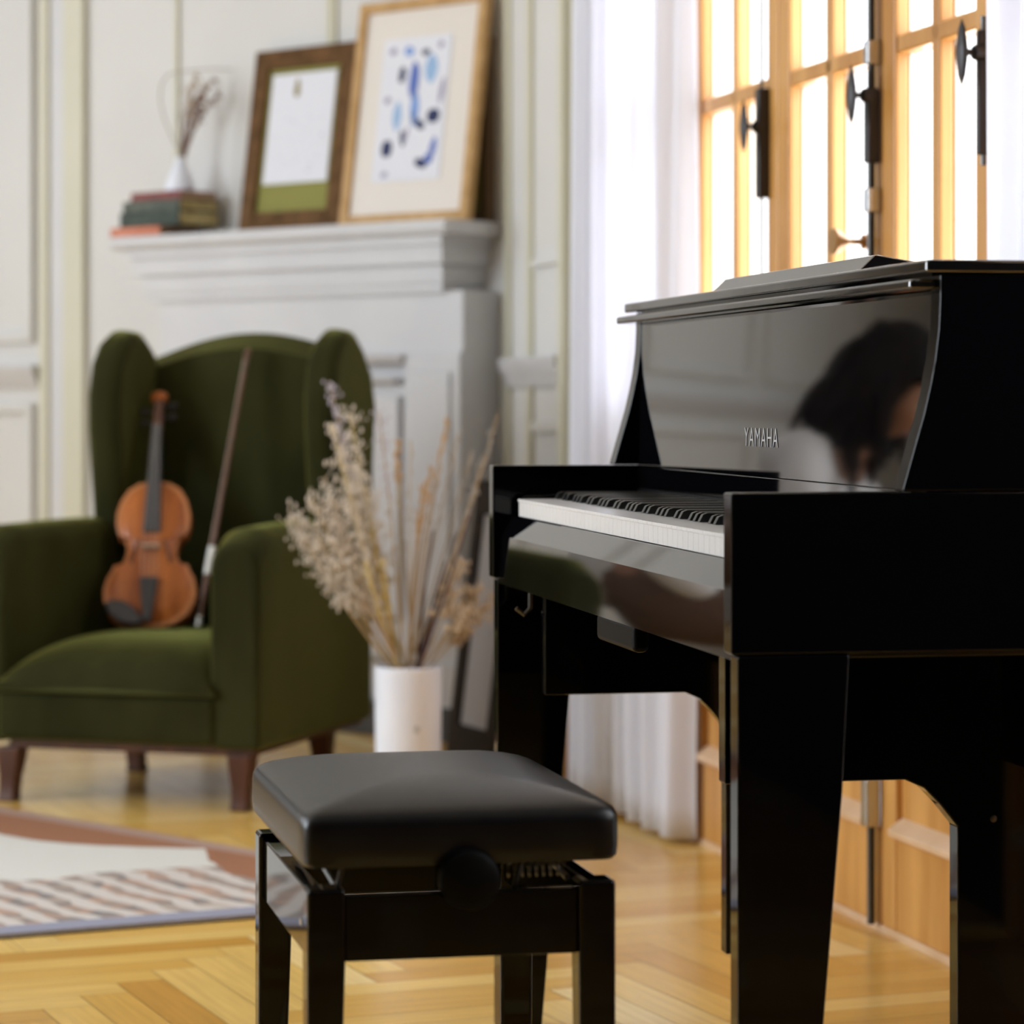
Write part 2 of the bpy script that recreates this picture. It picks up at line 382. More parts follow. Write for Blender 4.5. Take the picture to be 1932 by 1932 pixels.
leaf(8, 2.225, 2.90, 'added unseen honey wood window leaf beside the near end of the piano, for fill light')  # this leaf and the next are added around the extra fill lamp
leaf(9, 1.55, 2.225, 'added unseen honey wood window leaf nearest the viewer, for fill light')
# casing round the opening
mb = MB().box(-.012, .08, OD1-.055, OD1+.03, 0, TOP+.06).box(-.012, .08, OD0-.03, OD0+.02, 0, TOP+.06).box(-.012, .08, OD0+.02, OD1-.055, 2.40, TOP+.06)
struct(mb, 'trim_9', M['oak'], 'honey wood casing around the french windows', 'window casing', Wo, RZW, bevel=.006)
struct(MB().box(.0, .30, OD0, OD1, -.05, .012), 'trim_10', M['sill'], 'worn wooden threshold under the french windows', 'threshold', Wo, RZW, bevel=.003)

def cremone(parent, d, guides=True, rod=(.02, 2.3), plate=(1.235, 1.425), chrome=False, hz=1.36, thick=.011, out=.020, cw=.012):
    y = wl(d)
    bolt = MB().box(-.022, .001, y-cw, y+cw, plate[0], plate[1])
    bolt.lathe([(.010, -.03), (.013, -.02), (.013, .0)], 16, (0, y, hz), 'x')
    bo = bolt.build('bolt_case', M['iron'], parent, .004)
    MB().tube([(-.012, y, rod[0]), (-.012, y, rod[1])], thick/2, 8).build('bolt_rod', M['steel'], parent)
    for zz in () if not guides else (rod[0]+.25, plate[0]-.06, plate[1]+.06, rod[1]-.3):
        if rod[0] < zz < rod[1]: MB().box(-.022, .001, y-.011, y+.011, zz-.02, zz+.02).build('rod_guide', M['chrome'] if chrome else M['iron'], parent, .003)
    h = MB().tube([(-.018, y, hz), (-.03, y, hz), (-.022-out, y, hz)], [.0055, .0042, .0065], 10)
    hk = MB().lathe([(.0012, -.049), (.010, -.035), (.0155, -.012), (.017, 0), (.0155, .012), (.010, .035), (.0012, .049)], 20)
    ho = h.build('handle', M['iron'], parent)
    k = hk.build('handle_grip', M['iron'], ho); k.location = (-.022-out-.004, y, hz); k.scale = (.42, 1, 1)
cremone(W1, 5.285, False, (1.0, 1.9), (1.23, 1.43), thick=.007)
cremone(W2, 4.748, True, (.012, 2.3), (1.25, 1.37), chrome=True, thick=.014)
cremone(W3, 4.300, False, (1.21, 1.43), (1.225, 1.41), hz=1.376, thick=.009, cw=.006)
MB().box(-.026, .001, wl(4.748)-.013, wl(4.748)+.013, .17, .25).build('lower_lock', M['chrome'], W2, .004)
# horn shaped knob
kb = MB().lathe([(.013, .0), (.013, -.006), (.0055, -.010), (.0045, -.028), (.009, -.036), (.016, -.046), (.022, -.056), (.021, -.060), (.001, -.061)], 28, (0, wl(4.80), 1.125), 'x')
kb.build('knob', M['brassy'], W2)

# left windows: frames, mullions and glass of the openings that light the room
for i, (a, b) in enumerate(LW):
    w = thing('window_%d' % (5+i), ('tall white window in the left wall nearer the viewer', 'tall white window in the left wall nearer the fireplace')[i], 'window', (0,0,0), 0, kind='structure')
    mb = MB()
    for q in ((a, a+.07, z0, z1), (b-.07, b, z0, z1), (a, b, z0, z0+.07), (a, b, z1-.07, z1), ((a+b)/2-.05, (a+b)/2+.05, z0, z1), (a, b, 2.05, 2.09)):
        mb.box(-4.64, -4.58, *q)
    mb.build('frame', M['mantel'], w)
    MB().box(-4.612, -4.608, a+.05, b-.05, z0+.05, z1-.05).build('pane', M['glass'], w, smooth=False)

struct(MB().box(WX-.05, WX+.001, dw(1104), dw(1084), 0, .55).box(WX-.058, WX+.001, dw(1105), dw(1083), 0, .12), 'trim_11', M['oak'], 'short honey wood post low on the wall left of the far curtain', 'moulding', Wo, RZW, bevel=.004)

# ------------------------------------------------------------------ curtains
def curtain(d0, d1, off, label, folds, seed, amp=.03, z0=.012, flare=.0):
    rng = random.Random(seed); ph = [rng.random()*6.28 for _ in range(4)]
    y0, y1 = wl(d0), wl(d1)
    def f(u, v):
        z = z0 + v*(2.58-z0)
        y = y0 + (y1-y0)*u
        a = amp*(.75+.25*sin(v*3+ph[1]))
        x = off + a*sin(2*pi*folds*u + ph[0] + .5*sin(v*2.2+ph[2])) + .35*a*sin(2*pi*folds*2.3*u + ph[3] + v*1.5)
        y += .010*sin(v*5+ph[2]+u*9)*(1-v) + flare*(1-v)*(u-.5)
        if v < .04: x += .006*sin(u*50+ph[1])*(1-v/.04)
        return (x, y, z)
    mb = MB().grid(f, 150, 40)
    o = mb.build('curtain', M['curtain']); place(o, Wo, RZW)
    so = o.modifiers.new('thickness', 'SOLIDIFY'); so.thickness = .0012
    return tag(o, label, 'curtain')
curtain(5.66, 6.40, -.045, 'long white curtain hanging left of the french windows, bottom seen under the piano', 6.5, 4, .026)
curtain(3.50, 4.165, -.060, 'long white curtain hanging right of the french windows above the piano', 6.5, 9, .026)

# ------------------------------------------------------------------ mantelpiece
def mantelpiece():
    t = thing('mantelpiece', 'white classical fireplace mantelpiece behind the green armchair', 'fireplace', Mo, RZM)
    L = -1.27
    MB().prism([(-.002, 1.300), (.004, 1.322), (WY, 1.322), (WY, 1.285), (.006, 1.285)], L, 0, 'x').build('shelf', M['mantel'], t, .004)
    # bed moulding: stepped and coved, returned at both ends
    prof = [(.020, 1.285), (.030, 1.262), (.034, 1.258), (.036, 1.236), (.050, 1.215), (.056, 1.210), (.058, 1.180), (.066, 1.165), (.070, 1.145), (.078, 1.140)]
    mb = MB()
    for (ya, za), (yb, zb) in zip(prof, prof[1:]):
        i0, i1 = ya*.85, yb*.85
        mb.prism([(L+.03+i0, ya), (-.012-i0, ya), (-.012-i0, WY), (L+.03+i0, WY)], za, zb, 'z', (0, 0))
    mb.build('bed_moulding', M['mantel'], t)
    yb = .082
    MB().box(L+.12, -.012, yb, WY, .985, 1.145).build('frieze', M['mantel'], t, .003)
    for a, b in ((-.205, -.012), (L+.12, L+.31)):
        p = MB().box(a, b, yb-.012, WY, .09, .99).build('pilaster', M['mantel'], t, .004)
        MB().box(a+.03, b-.03, yb-.020, yb-.011, .25, .94).build('raised_field', M['mantel'], p, .006)
        MB().box(a-.008, b+.008, yb-.022, WY, .085, .20).build('pilaster_base', M['mantel'], p, .004)
    # closed fireplace board with stepped mouldings
    MB().box(L+.31, -.205, yb+.03, WY, .09, .985).build('fire_board', M['mantel'], t)
    MB().prism([(yb+.03, .955), (yb-.02, .965), (yb-.028, .985), (yb+.03, .985)], L+.31, -.206, 'x').build('inner_moulding', M['mantel'], t, .002)
    MB().prism([(yb+.03, .905), (yb+.0, .912), (yb-.008, .925), (yb+.03, .925)], L+.36, -.25, 'x').build('inner_moulding', M['mantel'], t, .002)
    MB().box(L+.36, -.25, yb+.01, yb+.031, .30, .88).build('board_panel', M['mantel'], t, .008)
    MB().box(L+.31, -.205, yb+.0, WY, .20, .245).build('lower_rail', M['mantel'], t, .004)
    MB().box(L+.10, -.006, yb-.03, WY, 0, .088).build('plinth', M['plinth'], t, .004)
mantelpiece()

# ------------------------------------------------------------------ pictures on the mantelpiece
def frame_on(name, label, xr, w, h, fw, th, fm, ydist, lean, group='framed pictures on the mantelpiece', yaw=0):
    """leaning frame: right bottom corner at mantel x = xr, front bottom at mantel y = ydist"""
    base = Mo + mxv*xr + myv*ydist; base.z = 1.3225
    t = thing(name, label, 'picture', base, group=group)
    t.rotation_euler = (Matrix.Rotation(RZM+yaw, 4, 'Z') @ Matrix.Rotation(-lean, 4, 'X')).to_euler()
    mb = MB(); mb.box(-w, -w+fw, 0, th, 0, h).box(-fw, 0, 0, th, 0, h).box(-w+fw, -fw, 0, th, 0, fw).box(-w+fw, -fw, 0, th, h-fw, h)
    mb.build('frame', fm, t, .003)
    MB().box(-w+fw*.6, -fw*.6, th*.55, th*.9, fw*.6, h-fw*.6).build('back_board', M['paper_grey'], t, smooth=False)
    return t, w, h, fw, th
t, w, h, fw, th = frame_on('picture_frame', 'brown wooden frame with olive mount and pale print on the mantelpiece', -.476, .385, .505, .054, .03, M['frame_brown'], .10, R(8))
MB().box(-w+fw-.004, -fw+.004, th*.4, th*.55, fw-.004, h-fw+.004).build('mount', M['mat_olive'], t, smooth=False)
pr = MB().box(-w+fw+.016, -fw-.016, th*.3, th*.41, fw+.078, h-fw-.016).build('print', M['paper'], t, smooth=False)
fm_ = mat('olive_print_figure', (.24, .19, .05), .8); sm_ = mat('faint_grey_scribble', (.58, .60, .68), .8)
mb = MB(); cx, cz = -w*.56, h*.78
mb.prism([(cx+.011*cos(a)*(1.1 if sin(a) < 0 else .8), cz+.026*sin(a)) for a in [i*2*pi/18 for i in range(18)]], th*.27, th*.301, 'y')
mb.build('printed_figure', fm_, pr, smooth=False)
mb = MB(); rg = random.Random(5)
for i in range(26):
    a, z = rg.uniform(-w+fw+.045, -fw-.05), rg.uniform(fw+.10, h*.62); q = rg.uniform(.004, .02)
    mb.prism([(a, z), (a+q, z+rg.uniform(-.006, .006)), (a+q, z+.004), (a+.002, z+.003)], th*.285, th*.301, 'y')
mb.build('printed_scribble', sm_, pr, smooth=False, kind='stuff')

t, w, h, fw, th = frame_on('picture_frame', 'large light oak frame with blue abstract shapes print on the mantelpiece', -.006, .455, .60, .028, .028, M['frame_gold'], .085, R(8))
MB().box(-w+fw-.004, -fw+.004, th*.4, th*.55, fw-.004, h-fw+.004).build('mount', M['mat_cream'], t, smooth=False)
pr = MB().box(-w+.098, -.115, th*.3, th*.41, .115, h-.105).build('print', M['paper'], t, smooth=False)
blue = [((.02, .03, .10), [(.30, .77, .018, .04, .1), (.86, .43, .036, .035, 0), (.66, .37, .028, .02, .7), (.16, .20, .03, .042, 0), (.73, .07, .036, .022, .3), (.40, .27, .012, .04, -.2), (.65, .93, .022, .016, 0)]),
        ((.10, .16, .48), [(.50, .72, .028, .085, .05), (.90, .18, .017, .05, .25), (.84, .10, .022, .025, -.6)]),
        ((.20, .33, .68), [(.55, .50, .024, .07, 0), (.38, .95, .028, .02, 0), (.55, .42, .014, .03, 0)]),
        ((.30, .46, .70), [(.76, .80, .036, .055, 0), (.28, .45, .024, .055, 0)]),
        ((.33, .30, .42), [(.96, .62, .014, .052, .1), (.10, .58, .018, .014, 0), (.88, .98, .016, .014, 0), (.45, .30, .010, .03, .2), (.12, .96, .02, .014, 0), (.16, .0, .02, .012, 0)])]
pw, ph, p0, q0 = w-.098-.115, h-.105-.115, -w+.098, .115
for i, (c, L_) in enumerate(blue):
    ink = mat('print_ink_%d' % i, c, .8)
    for (u, v, a, b, ro) in L_:
        cx, cz = p0+pw*(.04+.92*u), q0+ph*(.05+.9*v)
        pts = []
        for k in range(16):
            an = 2*pi*k/16; X, Z = a*.62*cos(an), b*.62*sin(an)*(1+.15*cos(an*2+i))
            pts.append((cx+X*cos(ro)+Z*sin(ro), cz-X*sin(ro)+Z*cos(ro)))
        MB().prism(pts, th*.27, th*.301, 'y').build('printed_shape', ink, pr, smooth=False)
t, w, h, fw, th = frame_on('picture_frame', 'dark brown frame standing behind the light oak frame, only its edge showing', -.02, .36, .475, .03, .027, M['frame_dark'], .189, 0)
MB().box(-w+fw-.004, -fw+.004, th*.3, th*.55, fw-.004, h-fw+.004).build('mount', M['mat_olive'], t, smooth=False)

# books on the mantelpiece
def book(label, x0, L, D, z, th, cover, pages, y0=.02):
    base = Mo + mxv*x0 + myv*y0; base.z = z
    t = thing('book', label, 'book', base, RZM, 'books stacked on the mantelpiece')
    mb = MB().box(0, L, 0, .004, 0, th).box(0, L, 0, D, 0, .003).box(0, L, 0, D, th-.003, th)
    mb.build('cover', cover, t, .0012)
    MB().box(.004, L-.003, .004, D-.004, .003, th-.003).build('page_block', pages, t, smooth=False)
Z = 1.3225
x0 = xm(208, .02)
book('coral book at the bottom of the stack on the mantelpiece', x0, .205, .15, Z, .026, M['book_coral'], M['pages_tan'], .02)
x1 = xm(226, .03)
book('dark green book resting on the coral book', x1, .245, .15, Z+.0262, .042, M['book_green'], M['pages'], .03)
book('grey green book resting on the dark green book', x1+.008, .235, .15, Z+.0684, .030, M['book_greygreen'], M['pages'], .034)
book('maroon book at the top of the stack under the small vase', x1+.035, .205, .14, Z+.0986, .024, M['book_red'], M['pages_tan'], .04)
Zb = Z+.1228
# little white vase with sprigs
vb = Mo + mxv*(xm(340, .09)) + myv*.09; vb.z = Zb
t = thing('bud_vase', 'small white conical bud vase on top of the stacked books', 'vase', vb, 0)
MB().lathe([(.036, 0), (.040, .004), (.041, .012), (.036, .030), (.026, .055), (.017, .075), (.013, .088), (.0145, .095), (.011, .0955), (.009, .085), (.003, .06)], 32).build('body', M['vase'], t)
vt = vb + Vector((0, 0, .085))
rg = random.Random(11)
tips = [(402, 150), (385, 160), (372, 145), (412, 178), (360, 165), (393, 195), (378, 185)]
for i, (a, b) in enumerate(tips):
    d = vb.y + rg.uniform(-.05, .05); tip = px(a, b, d) - vt
    pts = bez((0, 0, -.05), (tip.x*.25, tip.y*.25, tip.z*.55), tip, 8)
    s_ = MB().tube(pts, [.0022]*6+[.0016]*3, 6).build('dried_sprig', M['sprig'])
    s_.location = vt
    tag(s_, 'thin rosy brown dried sprig in the small white vase', 'dried flower', 'dried sprigs in the small vase')
    mb = MB()
    for k in range(5, 9):
        for q in range(7):
            p = Vector(pts[k]) + Vector((rg.uniform(-1, 1), rg.uniform(-1, 1), rg.uniform(-1, 1)))*.010
            mb.ball(p, rg.uniform(.0022, .0042), 1, (1, 1, 1.6))
    mb.build('seed_head', M['plume_tan'] if i % 3 else M['sprig'], s_, kind='stuff')
loop = [px(a, b, vb.y) - vt for a, b in ((344, 296), (326, 262), (310, 225), (302, 190), (304, 160), (318, 140), (335, 136), (352, 134), (380, 132), (410, 130), (438, 131))]
o = MB().tube([(0, 0, -.05)] + loop, .0022, 6).build('bent_twig', M['wire']); o.location = vt
tag(o, 'thin grey twig bent in a loop in the small white vase', 'twig')
o = MB().tube([px(a, b, vb.y+.02) - vt for a, b in ((346, 300), (338, 262), (334, 220), (340, 180), (345, 160))], .0016, 6).build('straight_twig', M['wire']); o.location = vt
tag(o, 'thin grey straight twig standing inside the looped twig in the small vase', 'twig')

# ------------------------------------------------------------------ frames on the floor beside the mantelpiece
def floor_frame(label, pt, pb, dtop, dbot, height, width, fm, fw=.022, th=.022):
    """pt/pb: image points of top and bottom of the far stile"""
    T = px(*pt, dtop); B = px(*pb, dbot); B.z = .0
    k = (T.z)/T.z
    up = (T-B); Lh = up.length; up.normalize()
    along = -wy.copy(); along = (along - up*along.dot(up)).normalized()
    nrm = up.cross(along).normalized()
    t = thing('leaning_frame', label, 'picture', B, 0, 'frames leaning beside the mantelpiece')
    t.rotation_euler = Matrix((along, nrm, up)).transposed().to_euler()
    MB().box(0, fw, 0, th, 0, Lh).box(width-fw, width, 0, th, 0, Lh).box(fw, width-fw, 0, th, 0, fw).box(fw, width-fw, 0, th, Lh-fw, Lh).build('frame', fm, t, .003)
    MB().box(fw*.6, width-fw*.6, th*.4, th*.6, fw*.6, Lh-fw*.6).build('picture_sheet', M['sheet'], t, smooth=False)
floor_frame('blackish empty frame leaning behind the white vase', (900, 906), (840, 1448), 7.15, 7.10, .68, .46, M['frame_black'], .085)
floor_frame('red brown frame leaning closest to the wall behind the piano', (930, 962), (876, 1448), 7.17, 7.14, .6, .40, M['frame_red'], .07)

# ------------------------------------------------------------------ vase with dried flowers
VD = 5.95; vb = px(770, 0, VD); vb.z = 0
t = thing('floor_vase', 'white ceramic cylinder vase on the floor between armchair and piano', 'vase', vb)
VK = .0785*VD/6.75/.0785; VH = .323
MB().lathe([(.064*VK, 0), (.072*VK, .003), (.0735*VK, .02), (.0765*VK, VH*.5), (.0785*VK, VH-.015), (.0785*VK, VH-.003), (.076*VK, VH), (.0735*VK, VH-.003), (.072*VK, VH-.05), (.068*VK, .03), (.002, .02)], 48).build('body', M['vase'], t)
MB().ball((.018, -.0735*VK, .20), .008, 2, (1, .25, 1)).build('glaze_spot', M['vase_spot'], t)
mouth = vb + Vector((0, 0, VH-.02))
def stem(kind, root, tip, mid, r, sm, label, group, head=None):
    """root: image x at the vase mouth, tip: image point"""
    rx, ry = (root-770)/F*VD, rg.uniform(-.035, .035)
    p0 = Vector((rx*.6, ry*.5, -.16)); p1 = Vector((rx, ry, .01))
    d = VD + rg.uniform(-.10, .08); T = px(*tip, d) - mouth
    Mi = p1.lerp(T, .5) + Vector(((mid)/F*VD, 0, 0))
    pts = [p0] + bez(p1, Mi, T, 12)
    o = MB().tube(pts, [r]*8+[r*.75]*6, 6).build(kind, sm); o.location = mouth
    tag(o, label, 'dried flower', group)
    if head: head(o, pts)
    return o
def fluffy(m, n=70, spread=.022, r0=.003, r1=.007, start=6, el=1.6):
    def f(o, pts):
        mb = MB()
        for q in range(int(n*1.15)):
            k = rg.uniform(start, len(pts)-1.01); i = int(k); p = pts[i].lerp(pts[i+1], k-i)
            s = spread*(.35+.85*rg.random())
            dv = Vector((rg.gauss(0, 1), rg.gauss(0, 1), rg.gauss(0, .7))).normalized()*s*rg.random()**.5
            mb.tube([p, p+dv*.6, p+dv+Vector((0, 0, s*.15))], [.0008, .0008, .0006], 3)
            mb.ball(p+dv+Vector((0, 0, s*.15)), rg.uniform(r0, r1)*.62, 1, (.8, .8, el))
        mb.build('flower_head', m, o, kind='stuff')
    return f
def ear(m, n=60, start=8, spread=.010):
    return fluffy(m, n, spread, .0022, .0045, start, 2.4)
G = 'dried flowers in the floor vase'
rg = random.Random(21)
for tip, mid in (((545, 965), -14), ((575, 985), -10), ((600, 1010), -10), ((588, 940), -12), ((628, 975), -6), ((560, 1000), -16), ((640, 1020), -6), ((612, 900), -8), ((655, 935), -4)):
    stem('dried_flower', 752+rg.uniform(-12, 12), tip, mid, .0022, M['stem_tan'], 'pale fluffy dried plume leaning left over the armchair arm', G+', leaning left', fluffy(M['plume'], 90, .042, .003, .0075, 6))
for tip, mid in (((640, 840), -4), ((668, 880), 0), ((625, 800), -6), ((690, 920), 0), ((660, 780), 0)):
    stem('dried_flower', 758+rg.uniform(-10, 10), tip, mid, .0022, M['stem_yellow'], 'pale dried plume rising in front of the right chair wing', G+', rising by the wing', fluffy(M['plume'], 95, .035, .003, .007, 6))
stem('dried_flower', 756, (622, 720), -6, .002, M['stem_tan'], 'greyish violet dried flower topmost left in the floor vase', G, fluffy(M['plume_violet'], 80, .018, .003, .006, 9))
stem('dried_flower', 760, (715, 775), 6, .002, M['stem_tan'], 'greyish violet dried flower just right of the chair wing', G, fluffy(M['plume_violet'], 60, .022, .002, .005, 9))
stem('dried_flower', 758, (748, 838), 4, .002, M['stem_yellow'], 'small yellow brown dried flower head above the pale plumes', G, fluffy(M['plume_orange'], 40, .014, .003, .006, 11))
for tip, mid in (((700, 1000), -4), ((722, 1060), -4), ((690, 1060), -8)):
    stem('dried_flower', 752+rg.uniform(-5, 5), tip, mid, .0038, M['stem_yellow'], 'thick straw coloured stalk left of centre in the floor vase', G+', straw stalks', ear(M['plume_yellow'], 40, 7, .016))
for tip, mid in (((845, 790), -12), ((815, 880), -14), ((800, 910), -12)):
    stem('dried_flower', 768+rg.uniform(-6, 6), tip, mid, .0028, M['stem_tan'], 'slim orange tan ear on a tall upright stalk in the floor vase', G+', orange ears', ear(M['plume_orange'], 46, 9))
for tip, mid in (((775, 830), -4), ((865, 820), -6), ((940, 780), 14), ((890, 850), 4), ((915, 860), 8), ((830, 860), -4), ((755, 900), -6), ((735, 930), -4)):
    stem('dried_flower', 775+rg.uniform(-14, 14), tip, mid, .0017, M['stem_tan'], 'thin tall wispy grass stem in the floor vase', G+', wispy stems', ear(M['wire'], 26, 8, .012))
for tip, mid in (((865, 1000), 2), ((840, 1060), -2), ((890, 960), 4), ((818, 1000), -8)):
    stem('dried_flower', 786+rg.uniform(-5, 5), tip, mid, .0034, M['stem_dark'], 'dark plum coloured bare stalk leaning right in the floor vase', G+', dark stalks')
for tip, mid in (((870, 1060), -10), ((905, 1110), -10), ((890, 1150), -8), ((860, 1120), -8), ((925, 1140), -6), ((880, 1190), -8)):
    stem('dried_flower', 800+rg.uniform(-8, 8), tip, mid, .002, M['stem_tan'], 'tan seed cluster leaning right towards the piano leg', G+', leaning right', fluffy(M['plume_tan'], 60, .030, .003, .0075, 9))

# ------------------------------------------------------------------ rug
def rug():
    pts = [px(980, 1698, 1), px(0, 1772, 1), px(0, 1532, 1)]
    def gp(x, y):
        d = H*F/(y-760); return Vector(((x-966)/F*d, d, 0))
    A = gp(560, 1728); A2 = gp(560, 1627); Bn = gp(-420, 1806); Bf = gp(-420, 1464)
    Rc = gp(900, 1690)
    out = [Rc, gp(470, 1735), gp(0, 1773), Bn, Bf, gp(0, 1532), gp(230, 1569), gp(470, 1611)]
    mb = MB(); mb.prism([(p.x, p.y) for p in out], .0008, .010, 'z')
    m = bpy.data.materials.new('rug_pile'); m.use_nodes = True; N = m.node_tree.nodes; L = m.node_tree.links; b = N['Principled BSDF']
    b.inputs['Roughness'].default_value = .95; b.inputs['Specular IOR Level'].default_value = .1
    e0 = gp(470, 1735); e1 = gp(0, 1773); u = (e0-e1).normalized(); v = Vector((-u.y, u.x, 0))
    f0 = gp(470, 1611); f1 = gp(0, 1532); uf = (f0-f1).normalized(); vf = Vector((uf.y, -uf.x, 0))     # towards the rug
    tc = N.new('ShaderNodeTexCoord')
    def dot(vec, org):
        s = N.new('ShaderNodeVectorMath'); s.operation = 'SUBTRACT'; s.inputs[1].default_value = org
        d = N.new('ShaderNodeVectorMath'); d.operation = 'DOT_PRODUCT'; d.inputs[1].default_value = vec
        L.new(tc.outputs['Object'], s.inputs[0]); L.new(s.outputs[0], d.inputs[0]); return d.outputs['Value']
    def mth(op, a, b2=None):
        n = N.new('ShaderNodeMath'); n.operation = op
        for i, q in enumerate((a, b2)):
            if q is None: continue
            if isinstance(q, (int, float)): n.inputs[i].default_value = q
            else: L.new(q, n.inputs[i])
        return n.outputs[0]
    def mixc(fac, a, c):
        n = N.new('ShaderNodeMix'); n.data_type = 'RGBA'
        L.new(fac, n.inputs[0])
        for i, q in ((6, a), (7, c)):
            if isinstance(q, tuple): n.inputs[i].default_value = (*q, 1)
            else: L.new(q, n.inputs[i])
        return n.outputs[2]
    du, dv = dot(u, e1), dot(v, e1); dfv, dfu = dot(vf, f1), dot(uf, f1)
    nz = N.new('ShaderNodeTexNoise'); nz.inputs['Scale'].default_value = 9; nz.inputs['Detail'].default_value = 2; L.new(tc.outputs['Object'], nz.inputs['Vector'])
    wob = mth('MULTIPLY', mth('SUBTRACT', nz.outputs['Fac'], .5), .12)
    # diagonal dashes along the near edge
    diag = dot((v*.35+u*.94).normalized(), e1)
    ph = mth('ADD', mth('MULTIPLY', dot((u*.985+v*.17).normalized(), e1), 96.0), mth('MULTIPLY', wob, 44))
    st = mth('SINE', ph)
    stripe = mth('GREATER_THAN', st, -.05)
    n2 = N.new('ShaderNodeTexNoise'); n2.inputs['Scale'].default_value = 7; n2.inputs['Detail'].default_value = 1; L.new(tc.outputs['Object'], n2.inputs['Vector'])
    cr = N.new('ShaderNodeValToRGB'); L.new(n2.outputs['Fac'], cr.inputs[0])
    els = ((0., (.40, .34, .29)), (.40, (.30, .25, .22)), (.50, (.44, .30, .23)), (.58, (.20, .195, .20)), (.66, (.34, .28, .24)), (.8, (.50, .45, .41)))
    for i, (p, c) in enumerate(els):
        e = cr.color_ramp.elements[i] if i < 2 else cr.color_ramp.elements.new(p)
        e.position = p; e.color = (*c, 1)
    band = mixc(stripe, (.54, .505, .48), cr.outputs[0])
    cream = (.60, .60, .57)
    near = mth('LESS_THAN', mth('ADD', dv, wob), .50)
    col = mixc(near, cream, band)
    # rust and brown scalloped border along the far edge
    sc = mth('MULTIPLY', mth('ABSOLUTE', mth('SINE', mth('MULTIPLY', dfu, 4.2))), .17)
    far = mth('LESS_THAN', mth('ADD', dfv, mth('MULTIPLY', wob, .3)), mth('ADD', sc, .06))
    far2 = mth('LESS_THAN', dfv, .05)
    col = mixc(far, col, (.30, .145, .085)); col = mixc(far2, col, (.36, .25, .21))
    edge = mth('LESS_THAN', dv, .062)
    col = mixc(edge, col, (.27, .28, .36))
    L.new(col, b.inputs['Base Color'])
    bp = N.new('ShaderNodeBump'); bp.inputs['Strength'].default_value = .4; bp.inputs['Distance'].default_value = .004
    n3 = N.new('ShaderNodeTexNoise'); n3.inputs['Scale'].default_value = 260; L.new(tc.outputs['Object'], n3.inputs['Vector']); L.new(n3.outputs['Fac'], bp.inputs['Height']); L.new(bp.outputs[0], b.inputs['Normal'])
    o = mb.build('rug', m, bevel=.003)
    tag(o, 'cream rug with brown striped border on the parquet before the armchair', 'rug')
rug()

